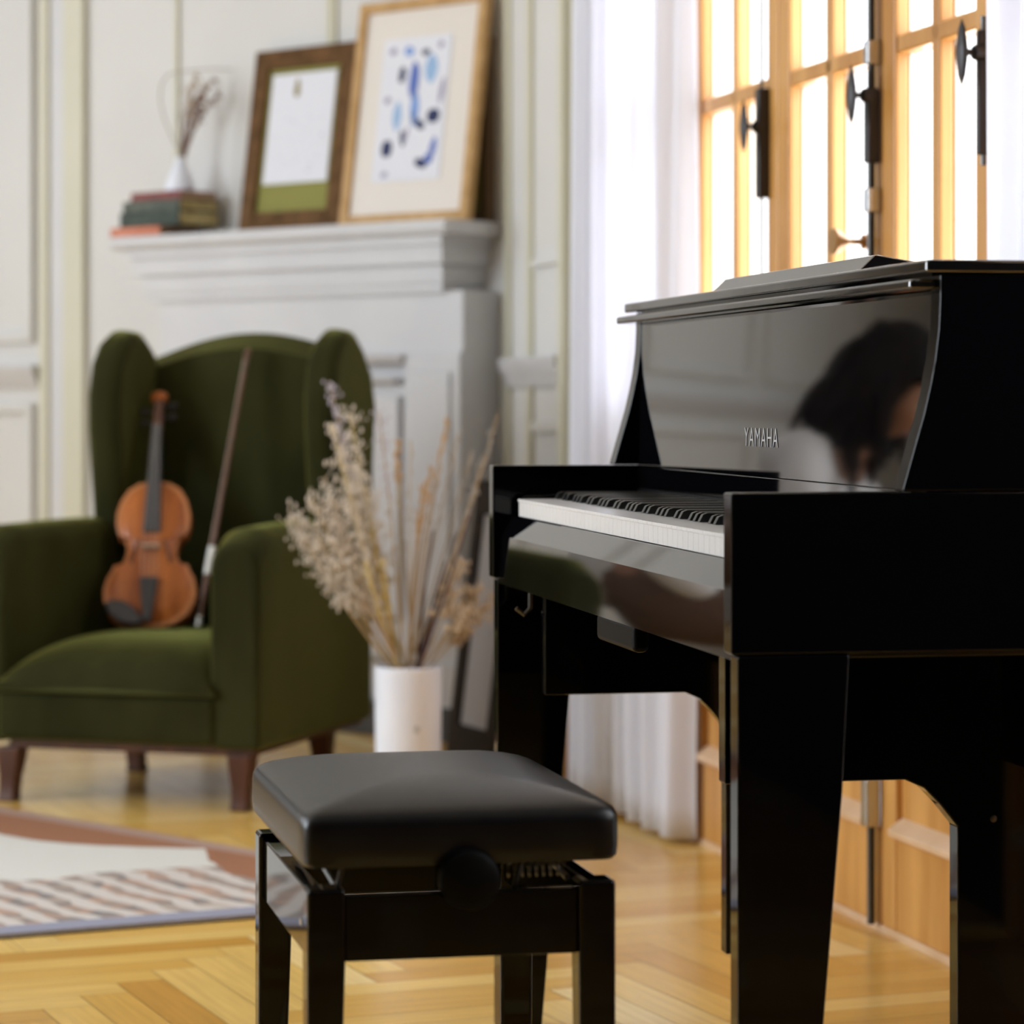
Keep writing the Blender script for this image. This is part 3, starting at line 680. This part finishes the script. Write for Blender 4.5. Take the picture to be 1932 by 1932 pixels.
# ------------------------------------------------------------------ armchair
CH = Vector((-.838, 6.19, 0)); RZC = R(-17)
def armchair():
    t = thing('armchair', 'olive green velvet wingback armchair holding the violin', 'armchair', CH, RZC)
    V = M['velvet']
    # back rest: camel top, bulging front
    def back(u, v):
        a = 2*pi*u                                        # around the cross-section (rounded)
        return None
    xl, xr = -.235, .305
    def top(x):
        s = (x-.035)/.27
        return .962 + .062*max(0, 1-s*s)**1.2
    mb = MB(); nx, nz = 26, 20
    def fb(side):
        def f(u, v):
            x = xl+(xr-xl)*u; zt = top(x); z = .27+(zt-.27)*v
            bul = (1-(2*u-1)**4)*(1-(2*v-1)**6)
            yf = .585 + .05*v - .035*bul; yb = .70 + .05*v + .02*bul
            e = min(1, min(v, 1-v)/.07)
            r = sqrt(max(0, 1-(1-e)**2)) if v > .5 else 1
            m_ = (yf+yb)/2
            return (x, m_ + ((yf if side == 0 else yb)-m_)*r, z)
        return f
    mb.grid(fb(0), nx, nz); mb.grid(fb(1), nx, nz)
    bmesh.ops.remove_doubles(mb.bm, verts=mb.bm.verts, dist=.0015)
    bo = [e for e in mb.bm.edges if e.is_boundary]
    bmesh.ops.holes_fill(mb.bm, edges=bo, sides=200)
    mb.build('backrest', V, t)
    # wings
    wing = [(.43, .50), (.42, .62), (.405, .72), (.395, .80), (.395, .88), (.415, .955), (.455, 1.003), (.51, 1.028), (.565, 1.026), (.625, .99), (.68, .93), (.71, .85), (.69, .72), (.69, .50)]
    for x0, x1, sh in ((.262, .338, 0), (-.265, -.185, 0)):
        MB().prism(wing, x0, x1, 'x').build('wing', V, t, .034, 5)
    # arms: rounded section swept forward
    def arm(xb, xf, w, nm='arm'):
        sec = []
        h0, h1 = .13, .592; rr = w*.5
        for k in range(13):
            a = pi*k/12; sec.append((cos(a)*rr, h1-rr+sin(a)*rr))
        sec = [(rr, h0)] + [(rr, h1-rr-.08)] + sec + [(-rr, h1-rr-.08), (-rr, h0)]
        mb = MB(); prev = None; N_ = 12
        for i in range(N_+1):
            f = i/N_; y = .70 - .69*f; cx_ = xb+(xf-xb)*f
            s = 1.0; dz = 0
            if f > .93: s = .93
            swell = 1+.10*max(0, (f-.35))
            ring = [mb.bm.verts.new((cx_+p[0]*s*swell, y, (p[1]-h0)*(s if s < 1 else 1)+h0 + (.008*sin(f*3) if p[1] > .4 else 0))) for p in sec]
            if prev:
                n = len(ring)
                for k in range(n): mb.bm.faces.new((prev[k], prev[(k+1) % n], ring[(k+1) % n], ring[k]))
            else: mb.bm.faces.new(ring)
            prev = ring
        mb.bm.faces.new(prev[::-1])
        return mb.build(nm, V, t, .014, 4)
    ra = arm(.268, .262, .112)
    la = arm(-.215, -.325, .112)
    # piping round the front of the right arm
    # seat: base rail and crowned cushion
    MB().box(-.285, .222, .0, .66, .135, .245).build('seat_rail', V, t, .018, 4)
    MB().tube([(-.29, -.004, .247), (-.03, -.010, .247), (.222, -.004, .247)], .006, 8).build('piping', M['velvet_dark'], t)
    def seat(u, v):
        x = -.275+(.49)*u; y = -.012+.63*v
        c = (1-abs(2*u-1)**3.2)*(1-abs(2*v-1)**4)
        return (x, y, .262 + .095*max(0, c)**.55)
    mb = MB().grid(seat, 40, 40)
    mb.grid(lambda u, v: (-.275+.49*u, -.012+.63*v, .246), 40, 40)
    bmesh.ops.remove_doubles(mb.bm, verts=mb.bm.verts, dist=.0005)
    bo = [e for e in mb.bm.edges if e.is_boundary]
    bmesh.ops.bridge_loops(mb.bm, edges=bo)
    mb.build('seat_cushion', V, t)
    MB().box(-.27, .30, .03, .70, .115, .137).build('frame_rail', M['walnut'], t, .004)
    def leg(x, y, dx, dy):
        mb = MB(); pv = None
        for z, s, o_ in ((.118, .027, 0), (.09, .025, .2), (.05, .020, .6), (.02, .019, 1), (0, .021, 1.25)):
            ring = [mb.bm.verts.new((x+dx*o_+a*s, y+dy*o_+b*s, z)) for a, b in ((-1,-1),(1,-1),(1,1),(-1,1))]
            if pv:
                for k in range(4): mb.bm.faces.new((pv[k], pv[(k+1) % 4], ring[(k+1) % 4], ring[k]))
            else: mb.bm.faces.new(ring)
            pv = ring
        mb.bm.faces.new(pv[::-1]); mb.build('leg', M['walnut'], t, .005)
    leg(.268, .045, 0, -.006); leg(-.268, .045, -.004, -.006); leg(.25, .56, .0, .016); leg(-.215, .56, .0, .016)
armchair()

# ------------------------------------------------------------------ violin and bow
def violin():
    base = px(279, 1186, 6.47)
    base.z = .362
    t = thing('violin', 'orange brown violin leaning upright on the armchair seat', 'violin', base)
    lean = R(27)
    t.rotation_euler = (Matrix.Rotation(R(-.7), 4, 'Y') @ Matrix.Rotation(-lean, 4, 'X')).to_euler()
    half = [(0, 0), (.030, .001), (.062, .010), (.088, .032), (.102, .065), (.1035, .092), (.098, .118), (.086, .140), (.0835, .150), (.070, .150), (.060, .162), (.0555, .180), (.0565, .200),
            (.064, .219), (.074, .224), (.0785, .232), (.083, .255), (.0825, .282), (.074, .312), (.058, .338), (.036, .353), (.016, .357), (0, .357)]
    outl = half + [(-x, z) for x, z in half[::-1][1:-1]]
    cx_, cz_ = 0, .17
    def ring(mb, s, y):
        return [mb.bm.verts.new(((p[0])*s, y, cz_+(p[1]-cz_)*(1-(1-s)*.55))) for p in outl]
    mb = MB(); layers = [(.90, .036), (.985, .034), (1.0, .030), (1.0, .026)]
    # ribs + back
    rs = [ring(mb, 1.0, .004), ring(mb, .965, .006), ring(mb, .965, .032), ring(mb, 1.0, .034), ring(mb, .98, .038), ring(mb, .8, .045), ring(mb, .45, .050)]
    n = len(outl)
    for a, b in zip(rs, rs[1:]):
        for k in range(n): mb.bm.faces.new((a[k], a[(k+1) % n], b[(k+1) % n], b[k]))
    mb.bm.faces.new(rs[-1]); mb.bm.faces.new(rs[0][::-1])
    body = mb.build('body', M['violin'], t, smooth=True)
    # arched top plate
    mb = MB(); rs = [ring(mb, 1.0, .0045), ring(mb, 1.0, .001), ring(mb, .955, -.0005), ring(mb, .90, .0005), ring(mb, .78, -.005), ring(mb, .55, -.010), ring(mb, .25, -.0125)]
    for i, (a, b) in enumerate(zip(rs, rs[1:])):
        for k in range(n):
            f = mb.bm.faces.new((a[k], a[(k+1) % n], b[(k+1) % n], b[k])); f.material_index = 1 if i < 3 else 0
    mb.bm.faces.new(rs[-1])
    tp = mb.build('top_plate', [M['violin'], M['violin_edge']], t)
    for s in (-1, 1):                                    # sound holes
        pts = [(s*.040, -.0098, .150), (s*.044, -.0088, .157), (s*.0405, -.0095, .170), (s*.036, -.0105, .185), (s*.032, -.0112, .200), (s*.0265, -.0118, .208), (s*.024, -.0120, .203)]
        MB().tube(pts, [.003, .0022, .002, .002, .002, .0022, .003], 6).build('sound_hole', M['ebony_dull'], t)
    MB().prism([(-.0105, .352), (.0105, .352), (.0095, .500), (-.0095, .500)], .0, .018, 'y').build('neck', M['violin'], t, .005, 3)
    MB().prism([(-.0205, .225), (.0205, .225), (.0118, .493), (-.0118, .493)], -.019, -.009, 'y').build('fingerboard', M['ebony_dull'], t, .003, 3)
    MB().prism([(-.0115, .493), (.0115, .493), (.0095, .565), (-.0095, .565)], -.006, .016, 'y').build('pegbox', M['walnut'], t, .003)
    sc = MB().lathe([(.002, -.019), (.008, -.018), (.011, -.015), (.0135, -.010), (.0155, 0), (.0135, .010), (.011, .015), (.008, .018), (.002, .019)], 24, (0, .006, .575), 'x')
    sc.build('scroll', M['violin'], t)
    for k, z in enumerate((.508, .523, .537, .551)):
        s = 1 if k % 2 else -1
        MB().tube([(-s*.010, .004, z), (s*.018, .004, z), (s*.024, .004, z), (s*.030, .004, z), (s*.040, .004, z)], [.0032, .0034, .0035, .0085, .0075], 10).build('tuning_peg', M['ebony_dull'], t)
    MB().prism([(-.021, .184), (.021, .184), (.021, .188), (-.021, .188)], -.034, -.0115, 'y').build('bridge', M['maple'], t, .001)
    MB().prism([(-.009, .006), (.009, .006), (.0215, .112), (-.0215, .112)], -.026, -.018, 'y').build('tailpiece', M['ebony_dull'], t, .003, 3)
    for k in range(4):
        f = (k-1.5)/1.5
        MB().tube([(f*.016, -.024, .108), (f*.0165, -.0345, .186), (f*.0055, -.0205, .495)], .0006, 5).build('string', M['chrome'], t)
    cr_ = [(-.098+.002, .052), (-.090, .030), (-.066, .008), (-.035, -.002), (-.012, .0), (-.010, .012), (-.03, .040), (-.055, .056), (-.08, .060)]
    MB().prism(cr_, -.024, -.010, 'y').build('chin_rest', M['ebony_dull'], t, .005, 3)
violin()
def bow():
    A = px(374, 1186, 6.50); B = px(469, 658, 6.70); A.z = .362
    t = thing('violin_bow', 'slim dark brown violin bow propped against the chair back', 'violin bow', A)
    d = B-A; L_ = d.length; dz = d.normalized(); x = Vector((.25, -1, 0)); x = (x-dz*x.dot(dz)).normalized(); y = dz.cross(x)
    t.rotation_euler = Matrix((x, y, dz)).transposed().to_euler()
    MB().tube([(0, 0, .01), (0, 0, .15), (-.004, 0, .3), (-.005, 0, .5), (-.001, 0, L_-.015)], [.0062, .0058, .0052, .0048, .0044], 10).build('stick', M['bow_wood'], t)
    MB().prism([(.002, L_-.03), (-.020, L_-.02), (-.022, L_-.006), (.004, L_)], -.005, .005, 'y').build('tip', M['bow_wood'], t, .002)
    MB().prism([(-.004, .02), (-.024, .022), (-.024, .062), (-.004, .075)], -.006, .006, 'y').build('frog', M['ebony_dull'], t, .002)
    MB().tube([(0, 0, .0), (0, 0, .022)], .0068, 12).build('screw_button', M['bow_silver'], t)
    MB().tube([(0, 0, .12), (0, 0, .185)], .0098, 12).build('grip_wrap', M['bow_silver'], t)
    MB().box(-.021, -.017, -.004, .004, .06, L_-.018).build('bow_hair', M['hair_white'], t, smooth=False)
bow()

# ------------------------------------------------------------------ piano
PS = .877; FL = -(H*(1-PS))/PS              # instrument scale; floor height in its own units
def piano():
    RZP = R(10.8)
    t = thing('piano', 'glossy black upright digital piano with curved sides before the french windows', 'piano', (.238*PS, 3.16*PS, H*(1-PS)), RZP); t.scale = (PS, PS, PS)
    K = M['lacquer']; S = 1.465; T = .035; D = .46
    for y0 in (0, S-T):
        MB().box(0, D, y0, y0+T, .586, .762).build('arm', K, t, .0028, 3)
        side = [(.194, .7625), (.2055, .802), (.219, .848), (.2265, .880), (.2316, .9065), (.236, .941), (.2376, .975), (.2376, 1.0025), (D, 1.0025), (D, .7625)]
        MB().prism(side, y0, y0+T, 'y').build('side_panel', K, t, .0028, 3)
    for y0 in (0.0, S-T):
        MB().prism([(.0075, .585), (.134, .585), (.126, .435), (.079, FL+.001), (.0075, FL+.001)], y0+.001, y0+T-.001, 'y').build('leg', K, t, .0028, 3)
    ya, yb = T, S-T
    MB().box(.060, D-.02, ya, yb, .578, .605).build('keybed', M['satin_black'], t, .002)
    MB().prism([(.009, .578), (.0140, .652), (.0300, .682), (.031, .683), (.060, .683), (.060, .578)], ya, yb, 'y').build('key_slip', M['polish'], t, smooth=False)
    # keys
    n = 52; k0, k1 = .072, 1.392; p = (k1-k0)/n
    wk = MB().box(.0340, .235, .0004, p-.0004, .6835, .7065).box(.0325, .235, .0004, p-.0004, .7060, .7105).build('white_key', M['ivory'], t, .0007, 2)
    bk = MB().prism([(.086, .711), (.091, .7205), (.097, .7225), (.230, .7225), (.230, .711)], -.0062, .0062, 'y').build('black_key', M['ebony'], t, .0012, 2)
    for a, b in ((T, k0-.0015), (k1+.0015, S-T)): MB().prism([(.036, .6835), (.036, .708), (.044, .716), (.20, .718), (.235, .718), (.235, .6835)], a, b, 'y').build('key_block', K, t, .002)
    first = True; fb = True; names = 'ABCDEFG'
    for i in range(n):
        o = wk if first else wk.copy()
        if not first: C.objects.link(o)
        first = False
        o.location = (0, k1-(i+1)*p, 0)
        if names[i % 7] in 'ACDFG' and i < n-1:
            q = bk if fb else bk.copy()
            if not fb: C.objects.link(q)
            fb = False
            q.location = (0, k1-(i+1)*p, 0)
    # fallboard and music panel: one tilted plane, small joint
    tl = math.tan(R(1.5)); xp = lambda z: .2335+(z-.762)*tl
    MB().prism([(xp(.726), .726), (xp(.7605), .7605), (.26, .7605), (.26, .726)], ya, yb, 'y').build('fallboard', M['polish'], t, .0012)
    MB().box(.2325, .26, ya, yb, .70, .7255).build('key_felt', M['satin_black'], t)
    MB().prism([(xp(.7615), .7615), (xp(.984), .984), (.262, .984), (.262, .7615)], ya, yb, 'y').build('music_panel', M['polish'], t)
    MB().box(D-.02, D-.002, ya, yb, .42, 1.0025).build('back_panel', M['satin_black'], t)
    # lid layers
    MB().box(.206, .262, .012, S+.002, .985, .9965).build('lid_lip', M['polish'], t, .0035, 3)
    MB().box(.240, D-.02, .036, S-.036, .9965, 1.003).build('lid_spacer', K, t)
    MB().box(.2195, D, -.005, S+.004, 1.003, 1.0175).build('lid', M['polish'], t, .0035, 3)
    MB().prism([(.262, 1.018), (.288, 1.0425), (.292, 1.0425), (.42, 1.022), (.42, 1.018)], .39, 1.10, 'y').build('music_rest', M['polish'], t, .0015)
    # lower side boards: shaped bracket carried down to a rear board
    prof = [(.045, .5775), (.045, .42), (.262, .42), (.285, .410), (.305, .390), (.326, .364), (.326, .020), (D-.025, .020), (D-.025, .5775)]
    for y0 in (.195, 1.240):
        bl = MB().prism(prof, y0, y0+.03, 'y').build('lower_side_board', K, t, .002)
        if y0 < .5: MB().lathe([(.0045, .0), (.004, -.0015), (.001, -.002)], 12, (.37, y0, .372), 'y').build('screw', M['steel'], bl)
    MB().box(.235, .285, .695, .765, FL+.03, .5775).build('pedal_box', K, t, .003)
    for y0 in (.702, .730, .758):
        MB().prism([(.205, y0-.006), (.225, y0-.007), (.26, y0-.004), (.26, y0+.004), (.225, y0+.007), (.205, y0+.006)], FL+.055, FL+.062, 'z').build('pedal', M['brassy'], t, .002)
    MB().box(.024, .046, .57, .79, .540, .5775).build('headphone_box', M['plastic'], t, .008, 3)
    MB().tube([(.04, 1.33, .577), (.04, 1.33, .545), (.03, 1.33, .535), (.018, 1.33, .545)], .003, 8).build('headphone_hook', M['steel'], t)
    MB().box(.05, .075, 1.275, 1.29, .55, .5775).build('cable_bracket', M['steel'], t, .002)
    # lettering on the music panel
    cu = bpy.data.curves.new('lettering', 'FONT'); cu.body = 'YAMAHA'; cu.align_x = 'CENTER'; cu.align_y = 'CENTER'
    cu.size = .038; cu.extrude = .0002; cu.offset = -.0004; cu.space_character = 1.12
    fo = bpy.data.objects.new('text_curve', cu); C.objects.link(fo)
    me = bpy.data.meshes.new_from_object(fo.evaluated_get(bpy.context.evaluated_depsgraph_get())); bpy.data.objects.remove(fo); bpy.data.curves.remove(cu)
    me.materials.clear(); me.materials.append(M['letter'])
    o = bpy.data.objects.new('lettering', me); C.objects.link(o); o.parent = t
    o.location = (xp(.812)-.0006, .7177, .812)
    o.rotation_euler = (Matrix.Rotation(R(-90), 4, 'Z') @ Matrix.Rotation(R(90-1.5), 4, 'X')).to_euler()
    o['label'] = 'pale metal maker lettering'
piano()

# ------------------------------------------------------------------ piano stool
def stool():
    t = thing('piano_stool', 'black adjustable piano stool with padded leatherette seat before the piano', 'stool', (-.2105*PS, 3.0*PS, H*(1-PS)), R(12)); t.scale = (PS, PS, PS)
    K = M['lacquer']; W, L_ = .3275, .445; lw = .040
    lgs = [(0, 0, 1), (W-lw, 0, 1), (0, L_-lw, 1), (W-lw, L_-lw, 1)]
    for i, (x, y, s) in enumerate(lgs):
        w_ = lw
        mb = MB(); pv = None
        for z, q in ((.358, 0), (.280, 0), (FL+.001, .012)):
            if x == 0: a = (x, x+w_-q)
            else: a = (x+q*.3, x+w_)
            b = (y, y+lw-q) if y == 0 else (y+q, y+lw)
            ring = [mb.bm.verts.new(v) for v in ((a[0], b[0], z), (a[1], b[0], z), (a[1], b[1], z), (a[0], b[1], z))]
            if pv:
                for k in range(4): mb.bm.faces.new((pv[k], pv[(k+1) % 4], ring[(k+1) % 4], ring[k]))
            else: mb.bm.faces.new(ring[::-1])
            pv = ring
        mb.bm.faces.new(pv); mb.build('leg', K, t, .0045, 3)
    for a in ((lw, W-lw, .006, .024), (lw, W-lw, L_-.024, L_-.006)): MB().box(*a, .2815, .350).build('apron', K, t, .002)
    la = MB().box(.005, .023, lw, L_-lw, .2815, .352).build('apron', K, t, .002)
    MB().box(.0042, .0052, .075, .092, .308, .314).build('name_plate', M['chrome'], la)
    MB().box(W-.023, W-.005, lw, L_-lw, .2815, .352).build('apron', K, t, .002)
    # cushion with crowned top
    x0, x1, y0, y1 = -.006, W+.006, -.006, L_+.006
    mb = MB(); nu = 44; r = .016
    def rect(u, inset, rad):
        hx, hy = (x1-x0)/2-inset, (y1-y0)/2-inset; a = 2*pi*u; c_, s_ = cos(a), sin(a); p = .10
        sx = math.copysign(abs(c_)**p, c_); sy = math.copysign(abs(s_)**p, s_)
        return ((x0+x1)/2+hx*sx, (y0+y1)/2+hy*sy)
    prof = [(.012, .3795), (.004, .380), (.001, .384), (0, .395), (0, .420), (.001, .427), (.004, .4325), (.009, .4362), (.02, .4405), (.04, .446), (.07, .452), (.10, .456), (.135, .4585), (.158, .459)]
    NS = 128; rings = []
    for ins, z in prof: rings.append([mb.bm.verts.new((*rect(k/NS, ins, r), z)) for k in range(NS)])
    for A, B in zip(rings, rings[1:]):
        for k in range(NS): mb.bm.faces.new((A[k], A[(k+1) % NS], B[(k+1) % NS], B[k]))
    mb.bm.faces.new(rings[0][::-1]); mb.bm.faces.new(rings[-1])
    mb.build('cushion', M['leather'], t)
    # adjusting gear
    MB().lathe([(.026, .008), (.031, .004), (.032, -.012), (.030, -.018), (.024, -.021), (.001, -.0215)], 40, (.167, -.006, .366), 'y').build('knob', M['plastic'], t)
    MB().tube([(.167, .0, .366), (.167, L_-.03, .366)], .006, 12).build('spindle', M['steel'], t)
    for x in (.035, W-.042):
        for s in (1, -1):
            a, b = (.06, L_-.06) if s > 0 else (L_-.06, .06)
            MB().tube([(x+.003*s, a, .352), (x+.003*s, b, .378)], .0035, 6).build('scissor_bar', M['steel'], t)
    for x in (.042, W-.095): MB().tube([(x-.008, .03, .350), (x, .03, .380)], .003, 6).build('scissor_bar', M['steel'], t)
    pts = []
    mb = MB()
    for k in range(60):
        a = k*.9; pts.append((.215+k*.0011, .045+.008*cos(a), .366+.008*sin(a)))
    MB().tube(pts, .0016, 5).build('spring', M['steel'], t)
    MB().box(.02, W-.02, .02, L_-.02, .377, .3805).build('seat_board', M['satin_black'], t)
stool()

# ------------------------------------------------------------------ seated person seen only as a reflection in the piano
def skin_chain(name, verts, edges, m, parent, root=0, sub=2):
    me = bpy.data.meshes.new(name); me.from_pydata([v[:3] for v in verts], edges, []); me.update()
    o = bpy.data.objects.new(name, me); C.objects.link(o); o.parent = parent
    o.modifiers.new('Skin', 'SKIN')
    sv = me.skin_vertices[0].data if me.skin_vertices else None
    if sv is None:
        bpy.context.view_layer.objects.active = o
        sv = me.skin_vertices[0].data
    for i, v in enumerate(verts):
        r = v[3]; sv[i].radius = (r, r) if not isinstance(r, tuple) else r
        sv[i].use_root = (i == root)
    s = o.modifiers.new('Sub', 'SUBSURF'); s.levels = s.render_levels = sub
    me.materials.append(m)
    o.modifiers['Skin'].use_smooth_shade = True
    return o
def person():
    # local: faces -x (to the left of the picture), sits on a stool, bent forward
    P = Vector((-1.54, 6.77, 0))
    t = thing('person', 'person in white shirt and brown trousers bending forward, mirrored in the piano front', 'person', P, R(46))
    hip = (.10, 0, .50)
    V = [(.10, 0, .53, .095), (.085, 0, .63, .105), (.05, 0, .71, .125), (.0, 0, .76, .12), (-.06, 0, .82, .080), (-.105, 0, .87, .050), (-.14, 0, .925, .052)]
    E = [(0,1),(1,2),(2,3),(3,4),(4,5),(5,6)]
    def add(v, to): V.append(v); E.append((to, len(V)-1)); return len(V)-1
    tips = []
    for s in (-1, 1):
        a = add((-.005, s*.15, .76, .060), 3); b = add((-.02, s*.20, .71, .052), a); c = add((-.06, s*.21, .62, .042), b)
        d = add((-.18, s*.17, .56, .034), c); e = add((-.25, s*.12, .545, .026), d); f = add((-.28, s*.10, .545, (.018, .030)), e)
        k = add((-.315, s*.09, .545, (.014, .032)), f); tips.append((k, f, s))
        h = add((-.0, s*.10, .515, .075), 0); g = add((-.20, s*.12, .505, .070), h); kn = add((-.36, s*.13, .48, .064), g)
        sh = add((-.36, s*.13, .28, .052), kn); an = add((-.35, s*.13, .08, .036), sh); fo = add((-.40, s*.135, .040, .034), an); add((-.49, s*.14, .030, .028), fo)
    for k, f, s in tips:
        for j, (oy, ln) in enumerate(((-.024, .050), (-.008, .058), (.008, .054), (.023, .042))):
            x, y, z, _ = V[k]
            q = add((x-.018, y+oy, z-.002, .0095), k); q = add((x-.018-ln*.5, y+oy*1.1, z-.008, .009), q); add((x-.018-ln*.9, y+oy*1.1, z-.028, .008), q)
        x, y, z, _ = V[f]
        q = add((x-.010, y-s*.036, z-.004, .011), f); q = add((x-.032, y-s*.050, z-.014, .010), q); add((x-.052, y-s*.052, z-.026, .009), q)
    body = skin_chain('body', V, E, M['skin'], t)
    # head: sculpted sphere with brow, nose, chin (child so it can carry the face)
    hd = MB(); hc = Vector((-.185, 0, .955))
    tilt = Matrix.Rotation(R(-38), 3, 'Y')
    bmesh.ops.create_uvsphere(hd.bm, u_segments=36, v_segments=26, radius=1)
    for v in hd.bm.verts:
        p = v.co.copy()
        x, y, z = p.x*.098, p.y*.076, p.z*.118
        if z < 0: x = x*(1-.18*(-z/.118)) - .012*(-z/.118); y *= 1-.28*(-z/.118)
        if x < -.055 and abs(y) < .016 and -.04 < z < .012: x -= .022*(1-abs(y)/.016)*(.4+.6*max(0, (.012-z)/.052))
        if x < -.05 and .014 < abs(y) < .044 and .004 < z < .026: x += .008
        if x < -.06 and abs(y) < .025 and -.072 < z < -.058: x += .004
        v.co = hc + tilt @ Vector((x, y, z))
    for s in (-1, 1): hd.ball(hc + tilt @ Vector((.008, s*.076, -.005)), .022, 2, (.6, .35, 1.15))
    hd.build('head', M['skin'], body)
    for s in (-1, 1): 
        ey = MB().ball(hc + tilt @ Vector((-.0745, s*.030, .014)), .0095, 2, (1, 1.3, .7)).build('eye', M['shirt'], body)
        MB().ball(hc + tilt @ Vector((-.0815, s*.030, .014)), .0042, 2, (.7, 1, 1)).build('iris', M['hair'], ey)
    MB().tube([hc + tilt @ Vector((-.081, -.022, -.062)), hc + tilt @ Vector((-.0865, 0, -.061)), hc + tilt @ Vector((-.081, .022, -.062))], [.003, .0055, .003], 8).build('mouth', mat('lip', (.35, .12, .10), .5), body)
    # hair: cap plus locks falling beside the face to the chest
    mb = MB(); rgh = random.Random(4)
    bmesh.ops.create_uvsphere(mb.bm, u_segments=30, v_segments=22, radius=1)
    for v in mb.bm.verts:
        p = v.co; q = Vector((p.x*.135+.030, p.y*.115, p.z*.15+.020))
        if p.x < -.35 and p.z < .30: q.x = max(q.x, -.040)
        v.co = hc + tilt @ q
    for k in range(120):
        a = rgh.uniform(-1, 1); s = 1 if k % 2 else -1
        st = hc + tilt @ Vector((rgh.uniform(.030, .11), s*rgh.uniform(.05, .092), rgh.uniform(-.03, .08)))
        ln = rgh.uniform(.14, .30)
        e = st + Vector((rgh.uniform(.01, .13), s*rgh.uniform(-.02, .03), -ln))
        mdl = st.lerp(e, .5) + Vector((rgh.uniform(-.02, .03), s*.022, .01))
        mb.tube(bez(st, mdl, e, 6), [.014, .017, .018, .017, .015, .011, .004], 6)
    for k in range(110):
        st = hc + tilt @ Vector((rgh.uniform(.05, .14), rgh.uniform(-.10, .10), rgh.uniform(-.02, .12)))
        e = st + Vector((rgh.uniform(.02, .15), rgh.uniform(-.05, .05), rgh.uniform(-.30, -.14)))
        mb.tube(bez(st, st.lerp(e, .5)+Vector((.03, 0, .04)), e, 6), [.015, .018, .018, .017, .014, .010, .004], 6)
    mb.build('hair', M['hair'], body)
    # clothes
    Vs = [(.105, 0, .455, .168), (.09, 0, .62, .150), (.055, 0, .71, .155), (.0, 0, .770, .145), (-.055, 0, .815, .085)]
    Es = [(0,1),(1,2),(2,3),(3,4)]
    for s in (-1, 1):
        b0 = len(Vs); Vs += [(-.005, s*.155, .765, .075), (-.02, s*.205, .71, .068), (-.06, s*.215, .62, .058), (-.17, s*.175, .565, .048), (-.215, s*.15, .553, .044)]
        Es += [(3, b0), (b0, b0+1), (b0+1, b0+2), (b0+2, b0+3), (b0+3, b0+4)]
    skin_chain('shirt', Vs, Es, M['shirt'], body)
    Vt = [(.11, 0, .505, .140), (.10, 0, .60, .120)]; Et = [(0, 1)]
    for s in (-1, 1):
        b0 = len(Vt); Vt += [(-.0, s*.10, .515, .106), (-.20, s*.12, .505, .094), (-.365, s*.13, .485, .078), (-.365, s*.13, .28, .064), (-.35, s*.13, .12, .055)]
        Et += [(0, b0), (b0, b0+1), (b0+1, b0+2), (b0+2, b0+3), (b0+3, b0+4)]
    skin_chain('trousers', Vt, Et, M['brown_cloth'], body)
    for s in (-1, 1):
        MB().ball((-.415, s*.137, .040), .05, 3, (2.1, .92, .80)).build('shoe', M['shoe'], body)
    st = thing('round_stool', 'small round wooden stool under the person mirrored in the piano', 'stool', P+Vector((.070, .072, 0)))
    MB().lathe([(.15, .355), (.165, .36), (.17, .372), (.165, .385), (.15, .39)], 36).build('seat', M['walnut'], st)
    for k in range(4):
        a = pi/4+k*pi/2
        MB().tube([(.10*cos(a), .10*sin(a), .356), (.145*cos(a), .145*sin(a), .001)], [.017, .014], 12).build('leg', M['walnut'], st)
person()

# ------------------------------------------------------------------ light
w = bpy.data.worlds.new('sky'); bpy.context.scene.world = w; w.use_nodes = True
bg = w.node_tree.nodes['Background']; bg.inputs[0].default_value = (.95, .975, 1.0, 1); bg.inputs[1].default_value = 3.0
def area(name, loc, rot, sx, sy, power, col, portal=False):
    l = bpy.data.lights.new(name, 'AREA'); l.shape = 'RECTANGLE'; l.size = sx; l.size_y = sy; l.energy = power; l.color = col
    o = bpy.data.objects.new(name, l); C.objects.link(o); o.location = loc; o.rotation_euler = rot
    if portal: l.cycles.is_portal = True
    return o
for a, b in LW:
    area('window_skylight', (-4.75, (a+b)/2, (z0+z1)/2), (0, R(-90), 0), z1-z0, b-a, 185 if a < 5 else 33, (.80, .90, 1.0))
c = Wo + wy*((OD0+OD1)/2) + wx*.33; c.z = 1.3
area('french_window_skylight', c, (0, R(90), RZW), 2.4, OD1-OD0, 120, (.93, .97, 1.0))
c = Wo + wy*((RD0+RD1)/2) + wx*.33; c.z = 1.3
area('added_near_fill', c, (0, R(90), RZW), 2.4, RD1-RD0, 62, (.86, .93, 1.0))  # added lamp out of view, brightens the mantel side and chair

sc = bpy.context.scene
sc.view_settings.view_transform = 'Standard'; sc.view_settings.look = 'None'; sc.view_settings.gamma = 1; sc.view_settings.use_curve_mapping = False
sc.view_settings.exposure = 0.0
sc.cycles.use_denoising = True
sc.cycles.max_bounces = 10; sc.cycles.diffuse_bounces = 5; sc.cycles.glossy_bounces = 5; sc.cycles.transparent_max_bounces = 12
sc.cycles.caustics_reflective = False; sc.cycles.caustics_refractive = False
sc.cycles.sample_clamp_indirect = 8
